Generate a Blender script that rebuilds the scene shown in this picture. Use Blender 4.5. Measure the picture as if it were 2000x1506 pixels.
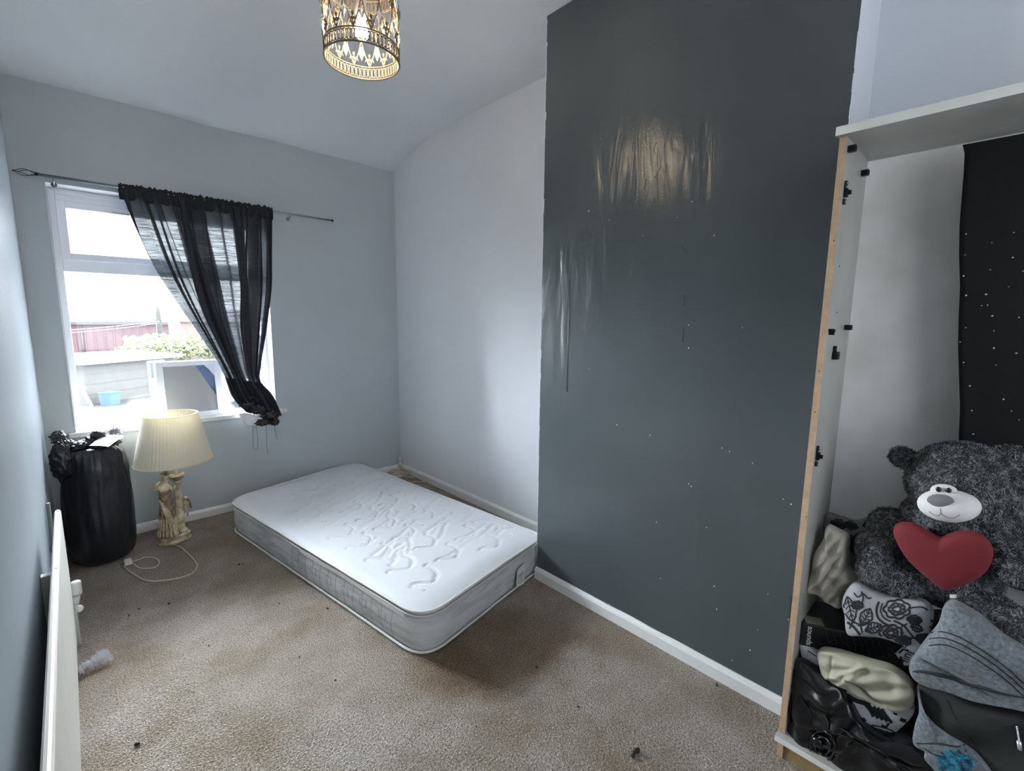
import bpy, bmesh, math, random
from mathutils import Vector, Matrix, noise
from mathutils.bvhtree import BVHTree
R_ = math.radians
PI = math.pi
rnd = random.Random(7)
for o in list(bpy.data.objects):
    bpy.data.objects.remove(o)
C = bpy.context.scene.collection

# ------------------------------------------------------------------ camera
CAM = Vector((0, 0, 1.45))
FW = Vector((0.683695, 0.71608882, -0.14063414))
RT = Vector((0.72426072, -0.68944721, 0.01043842))
UP = Vector((0.08948498, 0.10899248, 0.99000661))
FPX = 906.18
cd = bpy.data.cameras.new('camera')
cam = bpy.data.objects.new('camera', cd)
C.objects.link(cam)
cd.sensor_width = 36
cd.lens = FPX / 2000 * 36
cd.clip_start = 0.02
cd.clip_end = 500
m = Matrix.Identity(4)
for i in range(3):
    m[i][0] = RT[i]; m[i][1] = UP[i]; m[i][2] = -FW[i]; m[i][3] = CAM[i]
cam.matrix_world = m
bpy.context.scene.camera = cam

# ------------------------------------------------------------------ world, light, exposure
sc = bpy.context.scene
sc.view_settings.view_transform = 'Standard'
sc.view_settings.look = 'None'
sc.view_settings.gamma = 1
sc.view_settings.exposure = 1.62
sc.view_settings.use_curve_mapping = False
w = bpy.data.worlds.new('overcast_sky')
sc.world = w
w.use_nodes = True
bg = w.node_tree.nodes['Background']
bg.inputs['Color'].default_value = (0.87, 0.94, 1.0, 1)
bg.inputs['Strength'].default_value = 5.0
sd = bpy.data.lights.new('sun', 'SUN')
sd.energy = 40
sd.angle = R_(66)
sd.color = (0.86, 0.935, 1.0)
so = bpy.data.objects.new('sun', sd)
C.objects.link(so)
so.rotation_euler = Vector((0.27, -1.0, -0.52)).to_track_quat('-Z', 'Y').to_euler()
# soft fill added behind the camera
ad = bpy.data.lights.new('fill_light', 'AREA')
ad.shape = 'RECTANGLE'; ad.size = 1.3; ad.size_y = 1.6
ad.energy = 7.5; ad.color = (0.88, 0.94, 1.0)
ao = bpy.data.objects.new('fill_light', ad)
C.objects.link(ao)
ao.location = (0.75, -1.25, 1.75)
ao.rotation_euler = Vector((0.05, 1, 0.12)).to_track_quat('-Z', 'Y').to_euler()
# daylight portal in the window opening (only steers sampling)
pd = bpy.data.lights.new('window_portal', 'AREA')
pd.shape = 'RECTANGLE'; pd.size = 1.15; pd.size_y = 1.45
pd.cycles.is_portal = True
po = bpy.data.objects.new('window_portal', pd)
C.objects.link(po)
po.location = (0.56, 4.06, 1.47)
po.rotation_euler = Vector((0, -1, 0)).to_track_quat('-Z', 'Y').to_euler()


# ------------------------------------------------------------------ helpers
def ray(px, py):
    return FW + RT * ((px - 1000) / FPX) - UP * ((py - 753) / FPX)


def W(px, py, ax, v):
    d = ray(px, py)
    i = 'xyz'.index(ax)
    return CAM + d * ((v - CAM[i]) / d[i])


def lerp(a, b, t):
    return a + (b - a) * t


class MB:
    def __init__(s):
        s.v = []; s.f = []

    def box(s, x0, x1, y0, y1, z0, z1):
        s.hexa([(x0, y0, z0), (x1, y0, z0), (x1, y1, z0), (x0, y1, z0), (x0, y0, z1), (x1, y0, z1), (x1, y1, z1), (x0, y1, z1)])
        return s

    def hexa(s, p):
        n = len(s.v)
        s.v += [tuple(q) for q in p]
        s.f += [tuple(n + i for i in f) for f in ((0, 3, 2, 1), (4, 5, 6, 7), (0, 1, 5, 4), (1, 2, 6, 5), (2, 3, 7, 6), (3, 0, 4, 7))]
        return s

    def tube(s, pts, r, n=8, closed=False, caps=True):
        pts = [Vector(p) for p in pts]
        N = len(pts)
        rr = r if isinstance(r, (list, tuple)) else [r] * N
        base = len(s.v)
        prev = None
        for i, p in enumerate(pts):
            a = pts[(i - 1) % N] if (closed or i > 0) else p
            b = pts[(i + 1) % N] if (closed or i < N - 1) else p
            t = (b - a)
            if t.length < 1e-9:
                t = Vector((0, 0, 1))
            t.normalize()
            if prev is None:
                u = t.orthogonal().normalized()
            else:
                u = prev - t * prev.dot(t)
                if u.length < 1e-6:
                    u = t.orthogonal()
                u.normalize()
            prev = u
            v = t.cross(u)
            for k in range(n):
                an = 2 * PI * k / n
                s.v.append(tuple(p + (u * math.cos(an) + v * math.sin(an)) * rr[i]))
        M = N if closed else N - 1
        for i in range(M):
            j = (i + 1) % N
            for k in range(n):
                l = (k + 1) % n
                s.f.append((base + i * n + k, base + i * n + l, base + j * n + l, base + j * n + k))
        if caps and not closed:
            s.f.append(tuple(base + k for k in reversed(range(n))))
            s.f.append(tuple(base + (N - 1) * n + k for k in range(n)))
        return s

    def lathe(s, prof, c=(0, 0, 0), n=32, fn=None, sx=1, sy=1):
        base = len(s.v)
        for (r, z) in prof:
            for k in range(n):
                a = 2 * PI * k / n
                q = r if fn is None else fn(r, z, a)
                s.v.append((c[0] + q * math.cos(a) * sx, c[1] + q * math.sin(a) * sy, c[2] + z))
        for i in range(len(prof) - 1):
            for k in range(n):
                l = (k + 1) % n
                s.f.append((base + i * n + k, base + i * n + l, base + (i + 1) * n + l, base + (i + 1) * n + k))
        s.f.append(tuple(base + k for k in reversed(range(n))))
        e = base + (len(prof) - 1) * n
        s.f.append(tuple(e + k for k in range(n)))
        return s

    def ball(s, c, r, rot=None, nu=20, nv=12, fn=None):
        c = Vector(c)
        if not isinstance(r, (tuple, list, Vector)):
            r = (r, r, r)
        base = len(s.v)
        M = rot or Matrix.Identity(3)
        for i in range(nv + 1):
            th = PI * i / nv
            for k in range(nu):
                a = 2 * PI * k / nu
                d = Vector((math.sin(th) * math.cos(a), math.sin(th) * math.sin(a), math.cos(th)))
                q = Vector((d.x * r[0], d.y * r[1], d.z * r[2]))
                if fn:
                    q = fn(q, d)
                s.v.append(tuple(c + M @ q))
        for i in range(nv):
            for k in range(nu):
                l = (k + 1) % nu
                s.f.append((base + i * nu + k, base + (i + 1) * nu + k, base + (i + 1) * nu + l, base + i * nu + l))
        return s

    def grid(s, fn, nu, nv, closeu=False):
        base = len(s.v)
        for j in range(nv + 1):
            for i in range(nu + (0 if closeu else 1)):
                s.v.append(tuple(fn(i / nu, j / nv)))
        w_ = nu if closeu else nu + 1
        for j in range(nv):
            for i in range(nu):
                k = (i + 1) % w_
                s.f.append((base + j * w_ + i, base + j * w_ + k, base + (j + 1) * w_ + k, base + (j + 1) * w_ + i))
        return s

    def build(s, name, mat, parent=None, smooth=False, loc=None, clean=False):
        me = bpy.data.meshes.new(name)
        me.from_pydata(s.v, [], s.f)
        if clean:
            bm = bmesh.new(); bm.from_mesh(me)
            bmesh.ops.remove_doubles(bm, verts=bm.verts, dist=1e-5)
            bmesh.ops.recalc_face_normals(bm, faces=bm.faces)
            bm.to_mesh(me); bm.free()
        mats = mat if isinstance(mat, (list, tuple)) else [mat]
        for m_ in mats:
            me.materials.append(m_)
        if smooth:
            me.polygons.foreach_set('use_smooth', [True] * len(me.polygons))
        o = bpy.data.objects.new(name, me)
        C.objects.link(o)
        if parent is not None:
            attach(o, parent)
        elif loc is not None:
            me.transform(Matrix.Translation(-Vector(loc)))
            o.location = loc
        return o


ORIG = {}



def attach(o, parent):
    o.parent = parent
    g = Vector((0, 0, 0))
    p = parent
    # world origin of the parent (parents are only ever translated)
    g = ORIG.get(parent.name, Vector((0, 0, 0)))
    o.matrix_parent_inverse = Matrix.Translation(-g)


def thing(name, label, cat, loc, group=None):
    o = bpy.data.objects.new(name, None)
    C.objects.link(o)
    o.empty_display_size = .05
    o.location = loc
    ORIG[o.name] = Vector(loc)
    o['label'] = label; o['category'] = cat
    if group:
        o['group'] = group
    return o


def tag(o, label, cat, group=None, kind=None):
    o['label'] = label; o['category'] = cat
    if group:
        o['group'] = group
    if kind:
        o['kind'] = kind
    return o


def struct(o):
    o['kind'] = 'structure'
    return o


def bevel(o, wd, seg=2):
    b = o.modifiers.new('bevel', 'BEVEL')
    b.width = wd; b.segments = seg; b.limit_method = 'ANGLE'
    return o


def nz(p, sc_=1.0):
    return noise.noise(Vector(p) * sc_)


# ------------------------------------------------------------------ materials
def lin(c):
    return tuple((x / 255 / 12.92) if x / 255 <= 0.04045 else ((x / 255 + 0.055) / 1.055) ** 2.4 for x in c)


def mat(name, col, rough=.6, metal=0, bump=0, bscale=40, var=0, vscale=6, col2=None, spec=.5, stretch=(1, 1, 1), sheen=0, detail=4, coords='Object'):
    m_ = bpy.data.materials.new(name)
    m_.use_nodes = True
    nt = m_.node_tree
    b = nt.nodes['Principled BSDF']
    b.inputs['Base Color'].default_value = (*col, 1)
    b.inputs['Roughness'].default_value = rough
    b.inputs['Metallic'].default_value = metal
    b.inputs['Specular IOR Level'].default_value = spec
    if sheen:
        b.inputs['Sheen Weight'].default_value = sheen
    tc = nt.nodes.new('ShaderNodeTexCoord')
    mp = nt.nodes.new('ShaderNodeMapping')
    mp.inputs['Scale'].default_value = stretch
    nt.links.new(tc.outputs[coords], mp.inputs['Vector'])
    if bump:
        n = nt.nodes.new('ShaderNodeTexNoise')
        n.inputs['Scale'].default_value = bscale
        n.inputs['Detail'].default_value = detail
        nt.links.new(mp.outputs[0], n.inputs['Vector'])
        bp_ = nt.nodes.new('ShaderNodeBump')
        bp_.inputs['Strength'].default_value = 1
        bp_.inputs['Distance'].default_value = bump
        nt.links.new(n.outputs['Fac'], bp_.inputs['Height'])
        nt.links.new(bp_.outputs[0], b.inputs['Normal'])
    if var or col2:
        n2 = nt.nodes.new('ShaderNodeTexNoise')
        n2.inputs['Scale'].default_value = vscale
        n2.inputs['Detail'].default_value = 6
        nt.links.new(mp.outputs[0], n2.inputs['Vector'])
        rp = nt.nodes.new('ShaderNodeValToRGB')
        c2 = col2 or tuple(x * (1 - var) for x in col)
        rp.color_ramp.elements[0].position = .35
        rp.color_ramp.elements[1].position = .65
        rp.color_ramp.elements[0].color = (*c2, 1)
        rp.color_ramp.elements[1].color = (*col, 1)
        nt.links.new(n2.outputs['Fac'], rp.inputs[0])
        nt.links.new(rp.outputs[0], b.inputs['Base Color'])
    return m_


def N(m_, typ):
    return m_.node_tree.nodes.new(typ)


def Lk(m_, a, b):
    m_.node_tree.links.new(a, b)


M = {}
M['wall_grey'] = mat('grey_blue_wall_paint', (.47, .51, .54), .38, bump=.002, bscale=9, var=.05, vscale=2.5)
M['wall_pale'] = mat('pale_wall_paint', (.79, .81, .86), .42, bump=.002, bscale=8, var=.03, vscale=2.5)
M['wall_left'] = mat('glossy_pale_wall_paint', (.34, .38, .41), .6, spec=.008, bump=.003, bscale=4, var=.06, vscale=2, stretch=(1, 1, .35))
M['ceiling'] = mat('ceiling_paint', (.73, .75, .79), .6, bump=.002, bscale=7, var=.04, vscale=1.6)
M['white_gloss'] = mat('white_gloss_trim', (.74, .74, .74), .3, bump=.0008, bscale=20, var=.05, vscale=12)
M['upvc'] = mat('white_upvc', (.78, .80, .86), .3)
M['cream_metal'] = mat('cream_enamel', (.66, .64, .59), .5, var=.04, vscale=8)
M['black_metal'] = mat('black_metal', (.012, .012, .012), .4, metal=.5)
M['chrome'] = mat('worn_metal', (.45, .44, .42), .3, metal=1)
M['grey_green'] = mat('grey_green_pipe_paint', (.22, .25, .24), .4)
M['rod'] = mat('satin_steel', (.30, .31, .33), .35, metal=.8)

# dark chimney wall: gloss grey with wrinkles and chips
m_ = mat('dark_grey_wall_paint', (.078, .092, .101), .23, var=.1, vscale=2.2)
nt = m_.node_tree; bs = nt.nodes['Principled BSDF']
tc = N(m_, 'ShaderNodeTexCoord')
mp = N(m_, 'ShaderNodeMapping'); mp.inputs['Scale'].default_value = (1, 1, .28)
Lk(m_, tc.outputs['Object'], mp.inputs[0])
n1 = N(m_, 'ShaderNodeTexNoise'); n1.inputs['Scale'].default_value = 9; n1.inputs['Detail'].default_value = 3; n1.inputs['Distortion'].default_value = .8
Lk(m_, mp.outputs[0], n1.inputs['Vector'])
n3 = N(m_, 'ShaderNodeTexNoise'); n3.inputs['Scale'].default_value = 160; n3.inputs['Detail'].default_value = 2
Lk(m_, tc.outputs['Object'], n3.inputs['Vector'])
ma = N(m_, 'ShaderNodeMath'); ma.operation = 'MULTIPLY_ADD'; ma.inputs[1].default_value = .06
Lk(m_, n3.outputs['Fac'], ma.inputs[0]); Lk(m_, n1.outputs['Fac'], ma.inputs[2])
bp_ = N(m_, 'ShaderNodeBump'); bp_.inputs['Distance'].default_value = .015
mq = N(m_, 'ShaderNodeMapping'); mq.inputs['Location'].default_value = (-1.81, -1.22, -2.02); Lk(m_, tc.outputs['Object'], mq.inputs[0])
ln_ = N(m_, 'ShaderNodeVectorMath'); ln_.operation = 'LENGTH'; Lk(m_, mq.outputs[0], ln_.inputs[0])
mr_ = N(m_, 'ShaderNodeMapRange'); mr_.inputs[1].default_value = .12; mr_.inputs[2].default_value = .55; mr_.inputs[3].default_value = .85; mr_.inputs[4].default_value = .30; Lk(m_, ln_.outputs['Value'], mr_.inputs[0]); Lk(m_, mr_.outputs[0], bp_.inputs['Strength'])
Lk(m_, ma.outputs[0], bp_.inputs['Height']); Lk(m_, bp_.outputs[0], bs.inputs['Normal'])
M['wall_dark'] = m_

# near alcove wall: pale above; yellowed, grubby below wardrobe-top height, colour lightened for missing light
m_ = mat('alcove_wall_paint', (.69, .72, .77), .5, bump=.002, bscale=10)
nt = m_.node_tree; bs = nt.nodes['Principled BSDF']
tc = N(m_, 'ShaderNodeTexCoord'); sx_ = N(m_, 'ShaderNodeSeparateXYZ'); Lk(m_, tc.outputs['Object'], sx_.inputs[0])
n1 = N(m_, 'ShaderNodeTexNoise'); n1.inputs['Scale'].default_value = 2.2; n1.inputs['Detail'].default_value = 6; Lk(m_, tc.outputs['Object'], n1.inputs['Vector'])
r1 = N(m_, 'ShaderNodeValToRGB'); r1.color_ramp.elements[0].position = .35; r1.color_ramp.elements[0].color = (.56, .53, .46, 1)
r1.color_ramp.elements[1].position = .62; r1.color_ramp.elements[1].color = (.80, .80, .77, 1); Lk(m_, n1.outputs['Fac'], r1.inputs[0])
gt = N(m_, 'ShaderNodeMath'); gt.operation = 'GREATER_THAN'; gt.inputs[1].default_value = 2.02; Lk(m_, sx_.outputs['Z'], gt.inputs[0])
mx = N(m_, 'ShaderNodeMix'); mx.data_type = 'RGBA'; Lk(m_, gt.outputs[0], mx.inputs[0]); Lk(m_, r1.outputs[0], mx.inputs[6]); mx.inputs[7].default_value = (.69, .72, .77, 1)
Lk(m_, mx.outputs[2], bs.inputs['Base Color'])
M['wall_grubby_lightened'] = m_

# carpet
m_ = mat('beige_carpet', (.30, .262, .225), .95, spec=.1)
nt = m_.node_tree; bs = nt.nodes['Principled BSDF']
tc = N(m_, 'ShaderNodeTexCoord')
n1 = N(m_, 'ShaderNodeTexNoise'); n1.inputs['Scale'].default_value = 2.3; n1.inputs['Detail'].default_value = 5; n1.inputs['Roughness'].default_value = .62
n2 = N(m_, 'ShaderNodeTexNoise'); n2.inputs['Scale'].default_value = 150; n2.inputs['Detail'].default_value = 3
n4 = N(m_, 'ShaderNodeTexVoronoi'); n4.inputs['Scale'].default_value = 190
n5 = N(m_, 'ShaderNodeTexNoise'); n5.inputs['Scale'].default_value = 30; n5.inputs['Detail'].default_value = 3
for q in (n1, n2, n4, n5):
    Lk(m_, tc.outputs['Object'], q.inputs['Vector'])
r1 = N(m_, 'ShaderNodeValToRGB')
r1.color_ramp.elements[0].position = .36; r1.color_ramp.elements[0].color = (.29, .235, .185, 1)
r1.color_ramp.elements[1].position = .60; r1.color_ramp.elements[1].color = (.415, .367, .33, 1)
Lk(m_, n1.outputs['Fac'], r1.inputs[0])
r2 = N(m_, 'ShaderNodeValToRGB')
r2.color_ramp.elements[0].position = .33; r2.color_ramp.elements[0].color = (.50, .48, .46, 1)
r2.color_ramp.elements[1].position = .62; r2.color_ramp.elements[1].color = (1.12, 1.12, 1.12, 1)
Lk(m_, n2.outputs['Fac'], r2.inputs[0])
mx = N(m_, 'ShaderNodeMix'); mx.data_type = 'RGBA'; mx.blend_type = 'MULTIPLY'; mx.inputs[0].default_value = 1
Lk(m_, r1.outputs[0], mx.inputs[6]); Lk(m_, r2.outputs[0], mx.inputs[7])
# mattress shadow painted into the carpet colour at its near end
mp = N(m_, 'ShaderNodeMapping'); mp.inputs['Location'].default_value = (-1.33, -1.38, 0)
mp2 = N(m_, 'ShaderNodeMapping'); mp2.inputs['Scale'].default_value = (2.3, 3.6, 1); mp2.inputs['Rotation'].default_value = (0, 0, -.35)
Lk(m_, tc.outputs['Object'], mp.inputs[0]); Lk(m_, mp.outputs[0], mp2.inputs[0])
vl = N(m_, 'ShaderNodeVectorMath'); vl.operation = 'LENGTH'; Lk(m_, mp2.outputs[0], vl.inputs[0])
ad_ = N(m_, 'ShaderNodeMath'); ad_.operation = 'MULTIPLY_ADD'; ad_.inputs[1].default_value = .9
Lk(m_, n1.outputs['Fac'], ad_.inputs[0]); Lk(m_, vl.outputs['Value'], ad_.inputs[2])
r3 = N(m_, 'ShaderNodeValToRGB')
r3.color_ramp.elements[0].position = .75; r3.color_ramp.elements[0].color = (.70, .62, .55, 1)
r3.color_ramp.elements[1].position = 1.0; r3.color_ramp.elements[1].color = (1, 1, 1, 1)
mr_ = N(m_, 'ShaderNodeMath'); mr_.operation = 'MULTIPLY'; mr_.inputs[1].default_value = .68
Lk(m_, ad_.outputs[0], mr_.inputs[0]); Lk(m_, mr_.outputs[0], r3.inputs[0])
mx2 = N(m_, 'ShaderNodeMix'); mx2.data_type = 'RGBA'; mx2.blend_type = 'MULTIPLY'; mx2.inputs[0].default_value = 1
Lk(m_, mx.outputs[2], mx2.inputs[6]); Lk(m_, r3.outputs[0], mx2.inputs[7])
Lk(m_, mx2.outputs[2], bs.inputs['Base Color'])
mb = N(m_, 'ShaderNodeMath'); mb.operation = 'MULTIPLY_ADD'; mb.inputs[1].default_value = .8
Lk(m_, n4.outputs['Distance'], mb.inputs[0]); Lk(m_, n2.outputs['Fac'], mb.inputs[2])
bp_ = N(m_, 'ShaderNodeBump'); bp_.inputs['Distance'].default_value = .009; bp_.inputs['Strength'].default_value = .9
Lk(m_, mb.outputs[0], bp_.inputs['Height']); Lk(m_, bp_.outputs[0], bs.inputs['Normal'])
M['carpet'] = m_

# window glass
m_ = bpy.data.materials.new('window_glass'); m_.use_nodes = True; nt = m_.node_tree
nt.nodes.remove(nt.nodes['Principled BSDF'])
tr = N(m_, 'ShaderNodeBsdfTransparent'); gl = N(m_, 'ShaderNodeBsdfGlossy'); gl.inputs['Roughness'].default_value = .02
fr = N(m_, 'ShaderNodeFresnel'); fr.inputs['IOR'].default_value = 1.45
ms = N(m_, 'ShaderNodeMixShader')
tr.inputs[0].default_value = (.97, .98, .98, 1)
Lk(m_, fr.outputs[0], ms.inputs[0]); Lk(m_, tr.outputs[0], ms.inputs[1]); Lk(m_, gl.outputs[0], ms.inputs[2])
Lk(m_, ms.outputs[0], nt.nodes['Material Output'].inputs[0])
M['glass'] = m_

# sheer curtain
m_ = bpy.data.materials.new('sheer_black_fabric'); m_.use_nodes = True; nt = m_.node_tree
bs = nt.nodes['Principled BSDF']; bs.inputs['Base Color'].default_value = (.018, .021, .028, 1); bs.inputs['Roughness'].default_value = .8
tr = N(m_, 'ShaderNodeBsdfTransparent')
tc = N(m_, 'ShaderNodeTexCoord'); mp = N(m_, 'ShaderNodeMapping'); mp.inputs['Scale'].default_value = (9, 1, 190)
n1 = N(m_, 'ShaderNodeTexNoise'); n1.inputs['Scale'].default_value = 1; n1.inputs['Detail'].default_value = 2
Lk(m_, tc.outputs['Object'], mp.inputs[0]); Lk(m_, mp.outputs[0], n1.inputs['Vector'])
rp = N(m_, 'ShaderNodeMapRange'); rp.inputs[1].default_value = .35; rp.inputs[2].default_value = .7; rp.inputs[3].default_value = .95; rp.inputs[4].default_value = .996
Lk(m_, n1.outputs['Fac'], rp.inputs[0])
tl = N(m_, 'ShaderNodeBsdfTranslucent')
tr_ = N(m_, 'ShaderNodeValToRGB'); tr_.color_ramp.elements[0].position = .42; tr_.color_ramp.elements[0].color = (.014, .0155, .017, 1); tr_.color_ramp.elements[1].position = .58; tr_.color_ramp.elements[1].color = (.005, .0056, .0064, 1)
Lk(m_, n1.outputs['Fac'], tr_.inputs[0]); Lk(m_, tr_.outputs[0], tl.inputs[0])
as_ = N(m_, 'ShaderNodeAddShader'); Lk(m_, bs.outputs[0], as_.inputs[0]); Lk(m_, tl.outputs[0], as_.inputs[1])
ms = N(m_, 'ShaderNodeMixShader')
Lk(m_, rp.outputs[0], ms.inputs[0]); Lk(m_, tr.outputs[0], ms.inputs[1]); Lk(m_, as_.outputs[0], ms.inputs[2])
Lk(m_, ms.outputs[0], nt.nodes['Material Output'].inputs[0])
M['sheer'] = m_
M['curtain_head'] = mat('black_curtain_heading', (.012, .012, .016), .85, bump=.001, bscale=120)

# ------------------------------------------------------------------ room shell
XL, XA, XC, YB = -0.1536, 2.2215, 1.81, 3.87
YC, YN, YF = 1.678, .397, -1.6
HB, HF = 2.731, 2.90
OX0, OX1, OZ0, OZ1 = -.02, 1.136, .735, 2.205     # window opening

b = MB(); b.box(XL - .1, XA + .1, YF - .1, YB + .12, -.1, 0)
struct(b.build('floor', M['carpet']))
prof = [(YF - .1, HF), (0, HF), (1.5, HF), (2.6, HF), (3.0, 2.897), (3.16, 2.889), (3.3, 2.873), (3.45, 2.85), (3.56, 2.825), (3.65, 2.80), (3.72, 2.778), (3.78, 2.755), (3.83, 2.74), (YB + .14, HB - .01)]
b = MB()
b.grid(lambda u, v: (lerp(XL - .1, XA + .1, u), prof[int(round(v * (len(prof) - 1)))][0], prof[int(round(v * (len(prof) - 1)))][1] + (.010 * nz((u * 5, v * 3, 3.3)) if v > .5 else 0)), 40, len(prof) - 1)
n0 = len(b.v)
b.v += [(x, y, 3.1) for x, y, z in b.v]
b.f += [tuple(n0 + i for i in reversed(f)) for f in list(b.f)]
struct(b.build('ceiling', M['ceiling'], smooth=True))

# back wall around the window opening, with slightly ragged cut-in line at the top
b = MB()
b.box(XL - .1, OX0, YB, YB + .18, 0, 2.9)
b.box(OX1, XA + .1, YB, YB + .18, 0, 2.9)
b.box(OX0, OX1, YB, YB + .18, OZ1, 2.9)
b.box(OX0, OX1, YB, YB + .18, 0, OZ0 - .03)
struct(b.build('wall_back', M['wall_grey']))
# painted reveals (white lining of the opening)
b = MB()
b.box(OX0 - .0, OX0 + .004, YB - .003, YB + .13, OZ0, OZ1)
b.box(OX1 - .004, OX1 + .0, YB - .003, YB + .13, OZ0, OZ1)
b.box(OX0, OX1, YB - .003, YB + .13, OZ1 - .004, OZ1)
struct(b.build('trim_1', M['white_gloss']))
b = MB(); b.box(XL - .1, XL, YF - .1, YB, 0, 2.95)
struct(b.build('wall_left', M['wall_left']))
b = MB(); b.box(XA, XA + .1, YC - .2, YB, 0, 2.95)
struct(b.build('wall_right', M['wall_pale']))
b = MB(); b.box(2.06, XA + .1, YF - .1, YN + .05, 0, 2.95)
struct(b.build('wall_alcove', M['wall_grubby_lightened']))
b = MB(); b.box(XL - .1, XA + .1, YF - .1, YF, 0, 2.95)
struct(b.build('wall_front', M['wall_pale']))
# chimney breast: dark front, pale returns
nv_, nh = 60, 1
b = MB()
b.box(XC, XA + .05, YN, YC, 0, 2.95)
o = b.build('wall_chimney', [M['wall_dark'], M['wall_pale']])
for p in o.data.polygons:
    p.material_index = 0 if p.normal.x < -.5 else 1
struct(o)
# ragged cut-in strips where pale paint laps round the corner edge
b = MB()
for (yy, sgn, x_) in ((YC, -1, XC), (YN, 1, XC)):
    z = .1
    while z < 2.88:
        dz = rnd.uniform(.015, .06)
        wd = rnd.choice([.001, .0015, .002, .003]) if rnd.random() < .9 else rnd.uniform(.003, .006)
        b.box(x_ - .0012, x_ + .0005, min(yy, yy + sgn * wd), max(yy, yy + sgn * wd), z, z + dz)
        z += dz
struct(b.build('trim_2', M['wall_pale']))


b = MB()
chips = [(1410, 875), (1425, 882), (1470, 905), (1530, 975), (1545, 985), (1600, 985), (1345, 635), (1270, 850), (1345, 945), (1350, 950), (1282, 1020), (1400, 1190), (1190, 1180), (1480, 1230), (1395, 1145), (1465, 1270), (1380, 1030), (1500, 1160), (1205, 830), (1150, 720), (1450, 640), (1322, 425), (1256, 460), (1150, 412), (1190, 430), (1352, 394), (1345, 680), (1430, 1290), (1290, 1130), (1540, 1210), (1395, 460), (1585, 1050)]
for x, y in chips:
    p = W(x, y, 'x', XC); s1, s2 = rnd.uniform(.0008, .0028), rnd.uniform(.0012, .0045)
    k0 = len(b.v); x_ = XC - .0008
    b.v += [(x_, p.y - s1, p.z), (x_, p.y + s1 * .2, p.z - s2), (x_, p.y + s1, p.z + s2 * .3), (x_, p.y - s1 * .2, p.z + s2)]; b.f.append((k0, k0 + 1, k0 + 2, k0 + 3))
o = b.build('paint_chip', M['wall_pale'], bpy.data.objects['wall_chimney']); o['kind'] = 'stuff'
b = MB()
for pts in ([(1113, 545), (1112, 600), (1110, 660), (1108, 720), (1107, 765)], [(1336, 575), (1335, 600)], [(1334, 640), (1333, 668)], [(1332, 480), (1342, 500)]):
    b.tube([W(x, y, 'x', XC - .0005) for x, y in pts], .0022, 6)
for k in range(10):
    x, y = 1210 + rnd.gauss(40, 35), 310 + rnd.gauss(0, 45)
    p = W(x, y, 'x', XC)
    b.tube([p + Vector((0, rnd.gauss(0, .006), f * .02)) for f in (-1, 0, 1)], rnd.uniform(.0008, .0016), 5)
o = b.build('paper_wrinkle', M['wall_dark'], bpy.data.objects['wall_chimney'], True); o['kind'] = 'stuff'


def baseboard(name, pts, h=.075, t=.016):
    """profiled skirting along a polyline; pts are floor points, the room lies to the left of travel"""
    pr = [(0, 0), (t, 0), (t, h * .72), (t * .75, h * .86), (t * .3, h), (0, h)]
    b = MB(); n = len(pr)
    for i in range(len(pts) - 1):
        p, q = Vector(pts[i] + (0,)), Vector(pts[i + 1] + (0,))
        d = (q - p).normalized(); nn = Vector((-d.y, d.x, 0))
        K = max(2, int((q - p).length / .05)); base = len(b.v)
        for k in range(K + 1):
            c = p.lerp(q, k / K)
            for j, (a, z) in enumerate(pr):
                wz = .0025 * nz((c.x * 9, c.y * 9, j)) if z > h * .8 else 0
                b.v.append(tuple(c + nn * a + Vector((0, 0, z + wz))))
        for k in range(K):
            for j in range(n):
                l = (j + 1) % n
                b.f.append((base + k * n + j, base + (k + 1) * n + j, base + (k + 1) * n + l, base + k * n + l))
        b.f.append(tuple(base + j for j in range(n)))
        b.f.append(tuple(base + K * n + j for j in reversed(range(n))))
    return struct(b.build(name, M['white_gloss']))


baseboard('baseboard_back', [(XA, YB), (XL, YB)], .062)
baseboard('baseboard_right', [(XA, YC), (XA, YB)], .07)
baseboard('baseboard_chimney', [(XC, YN), (XC, YC)], .066, .018)
baseboard('baseboard_left', [(XL, YB), (XL, YF)], .062)

# ------------------------------------------------------------------ window
YW = 3.985
win = bpy.data.objects.new('window_1', None); C.objects.link(win); win.location = (.56, YW, OZ0); win['kind'] = 'structure'
ORIG['window_1'] = Vector(win.location)


def frame(b, x0, x1, z0, z1, t, y0, y1, tb=None):
    tb = tb or t
    b.box(x0, x0 + t, y0, y1, z0, z1); b.box(x1 - t, x1, y0, y1, z0, z1)
    b.box(x0 + t, x1 - t, y0, y1, z1 - t, z1); b.box(x0 + t, x1 - t, y0, y1, z0, z0 + tb)


b = MB()
frame(b, OX0 + .004, OX1 - .004, OZ0 + .004, OZ1 - .004, .034, YW, YW + .06, .03)
b.box(OX0 + .038, OX1 - .038, YW, YW + .06, 1.713, 1.785)
bevel(b.build('window_frame', M['upvc'], win), .004)
b = MB(); frame(b, OX0 + .036, OX1 - .036, 1.783, 2.13, .043, YW - .015, YW + .045)
b.box(OX0 + .038, OX1 - .038, YW, YW + .055, 2.125, 2.17)
bevel(b.build('transom_sash', M['upvc'], win), .005)
b = MB(); b.box(OX0 + .075, OX1 - .075, YW + .02, YW + .026, 1.82, 2.09)
b.build('pane', M['glass'], win)
b = MB(); b.box(OX0 + .034, OX1 - .034, YW + .02, YW + .026, .765, 1.716)
b.build('pane', M['glass'], win)
for a_, c_ in ((.25, .40), (.42, .60)):
    b = MB(); b.box(a_, c_, YW - .026, YW - .012, 2.085, 2.103); bevel(b.build('trickle_vent', M['upvc'], win), .003)
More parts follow.
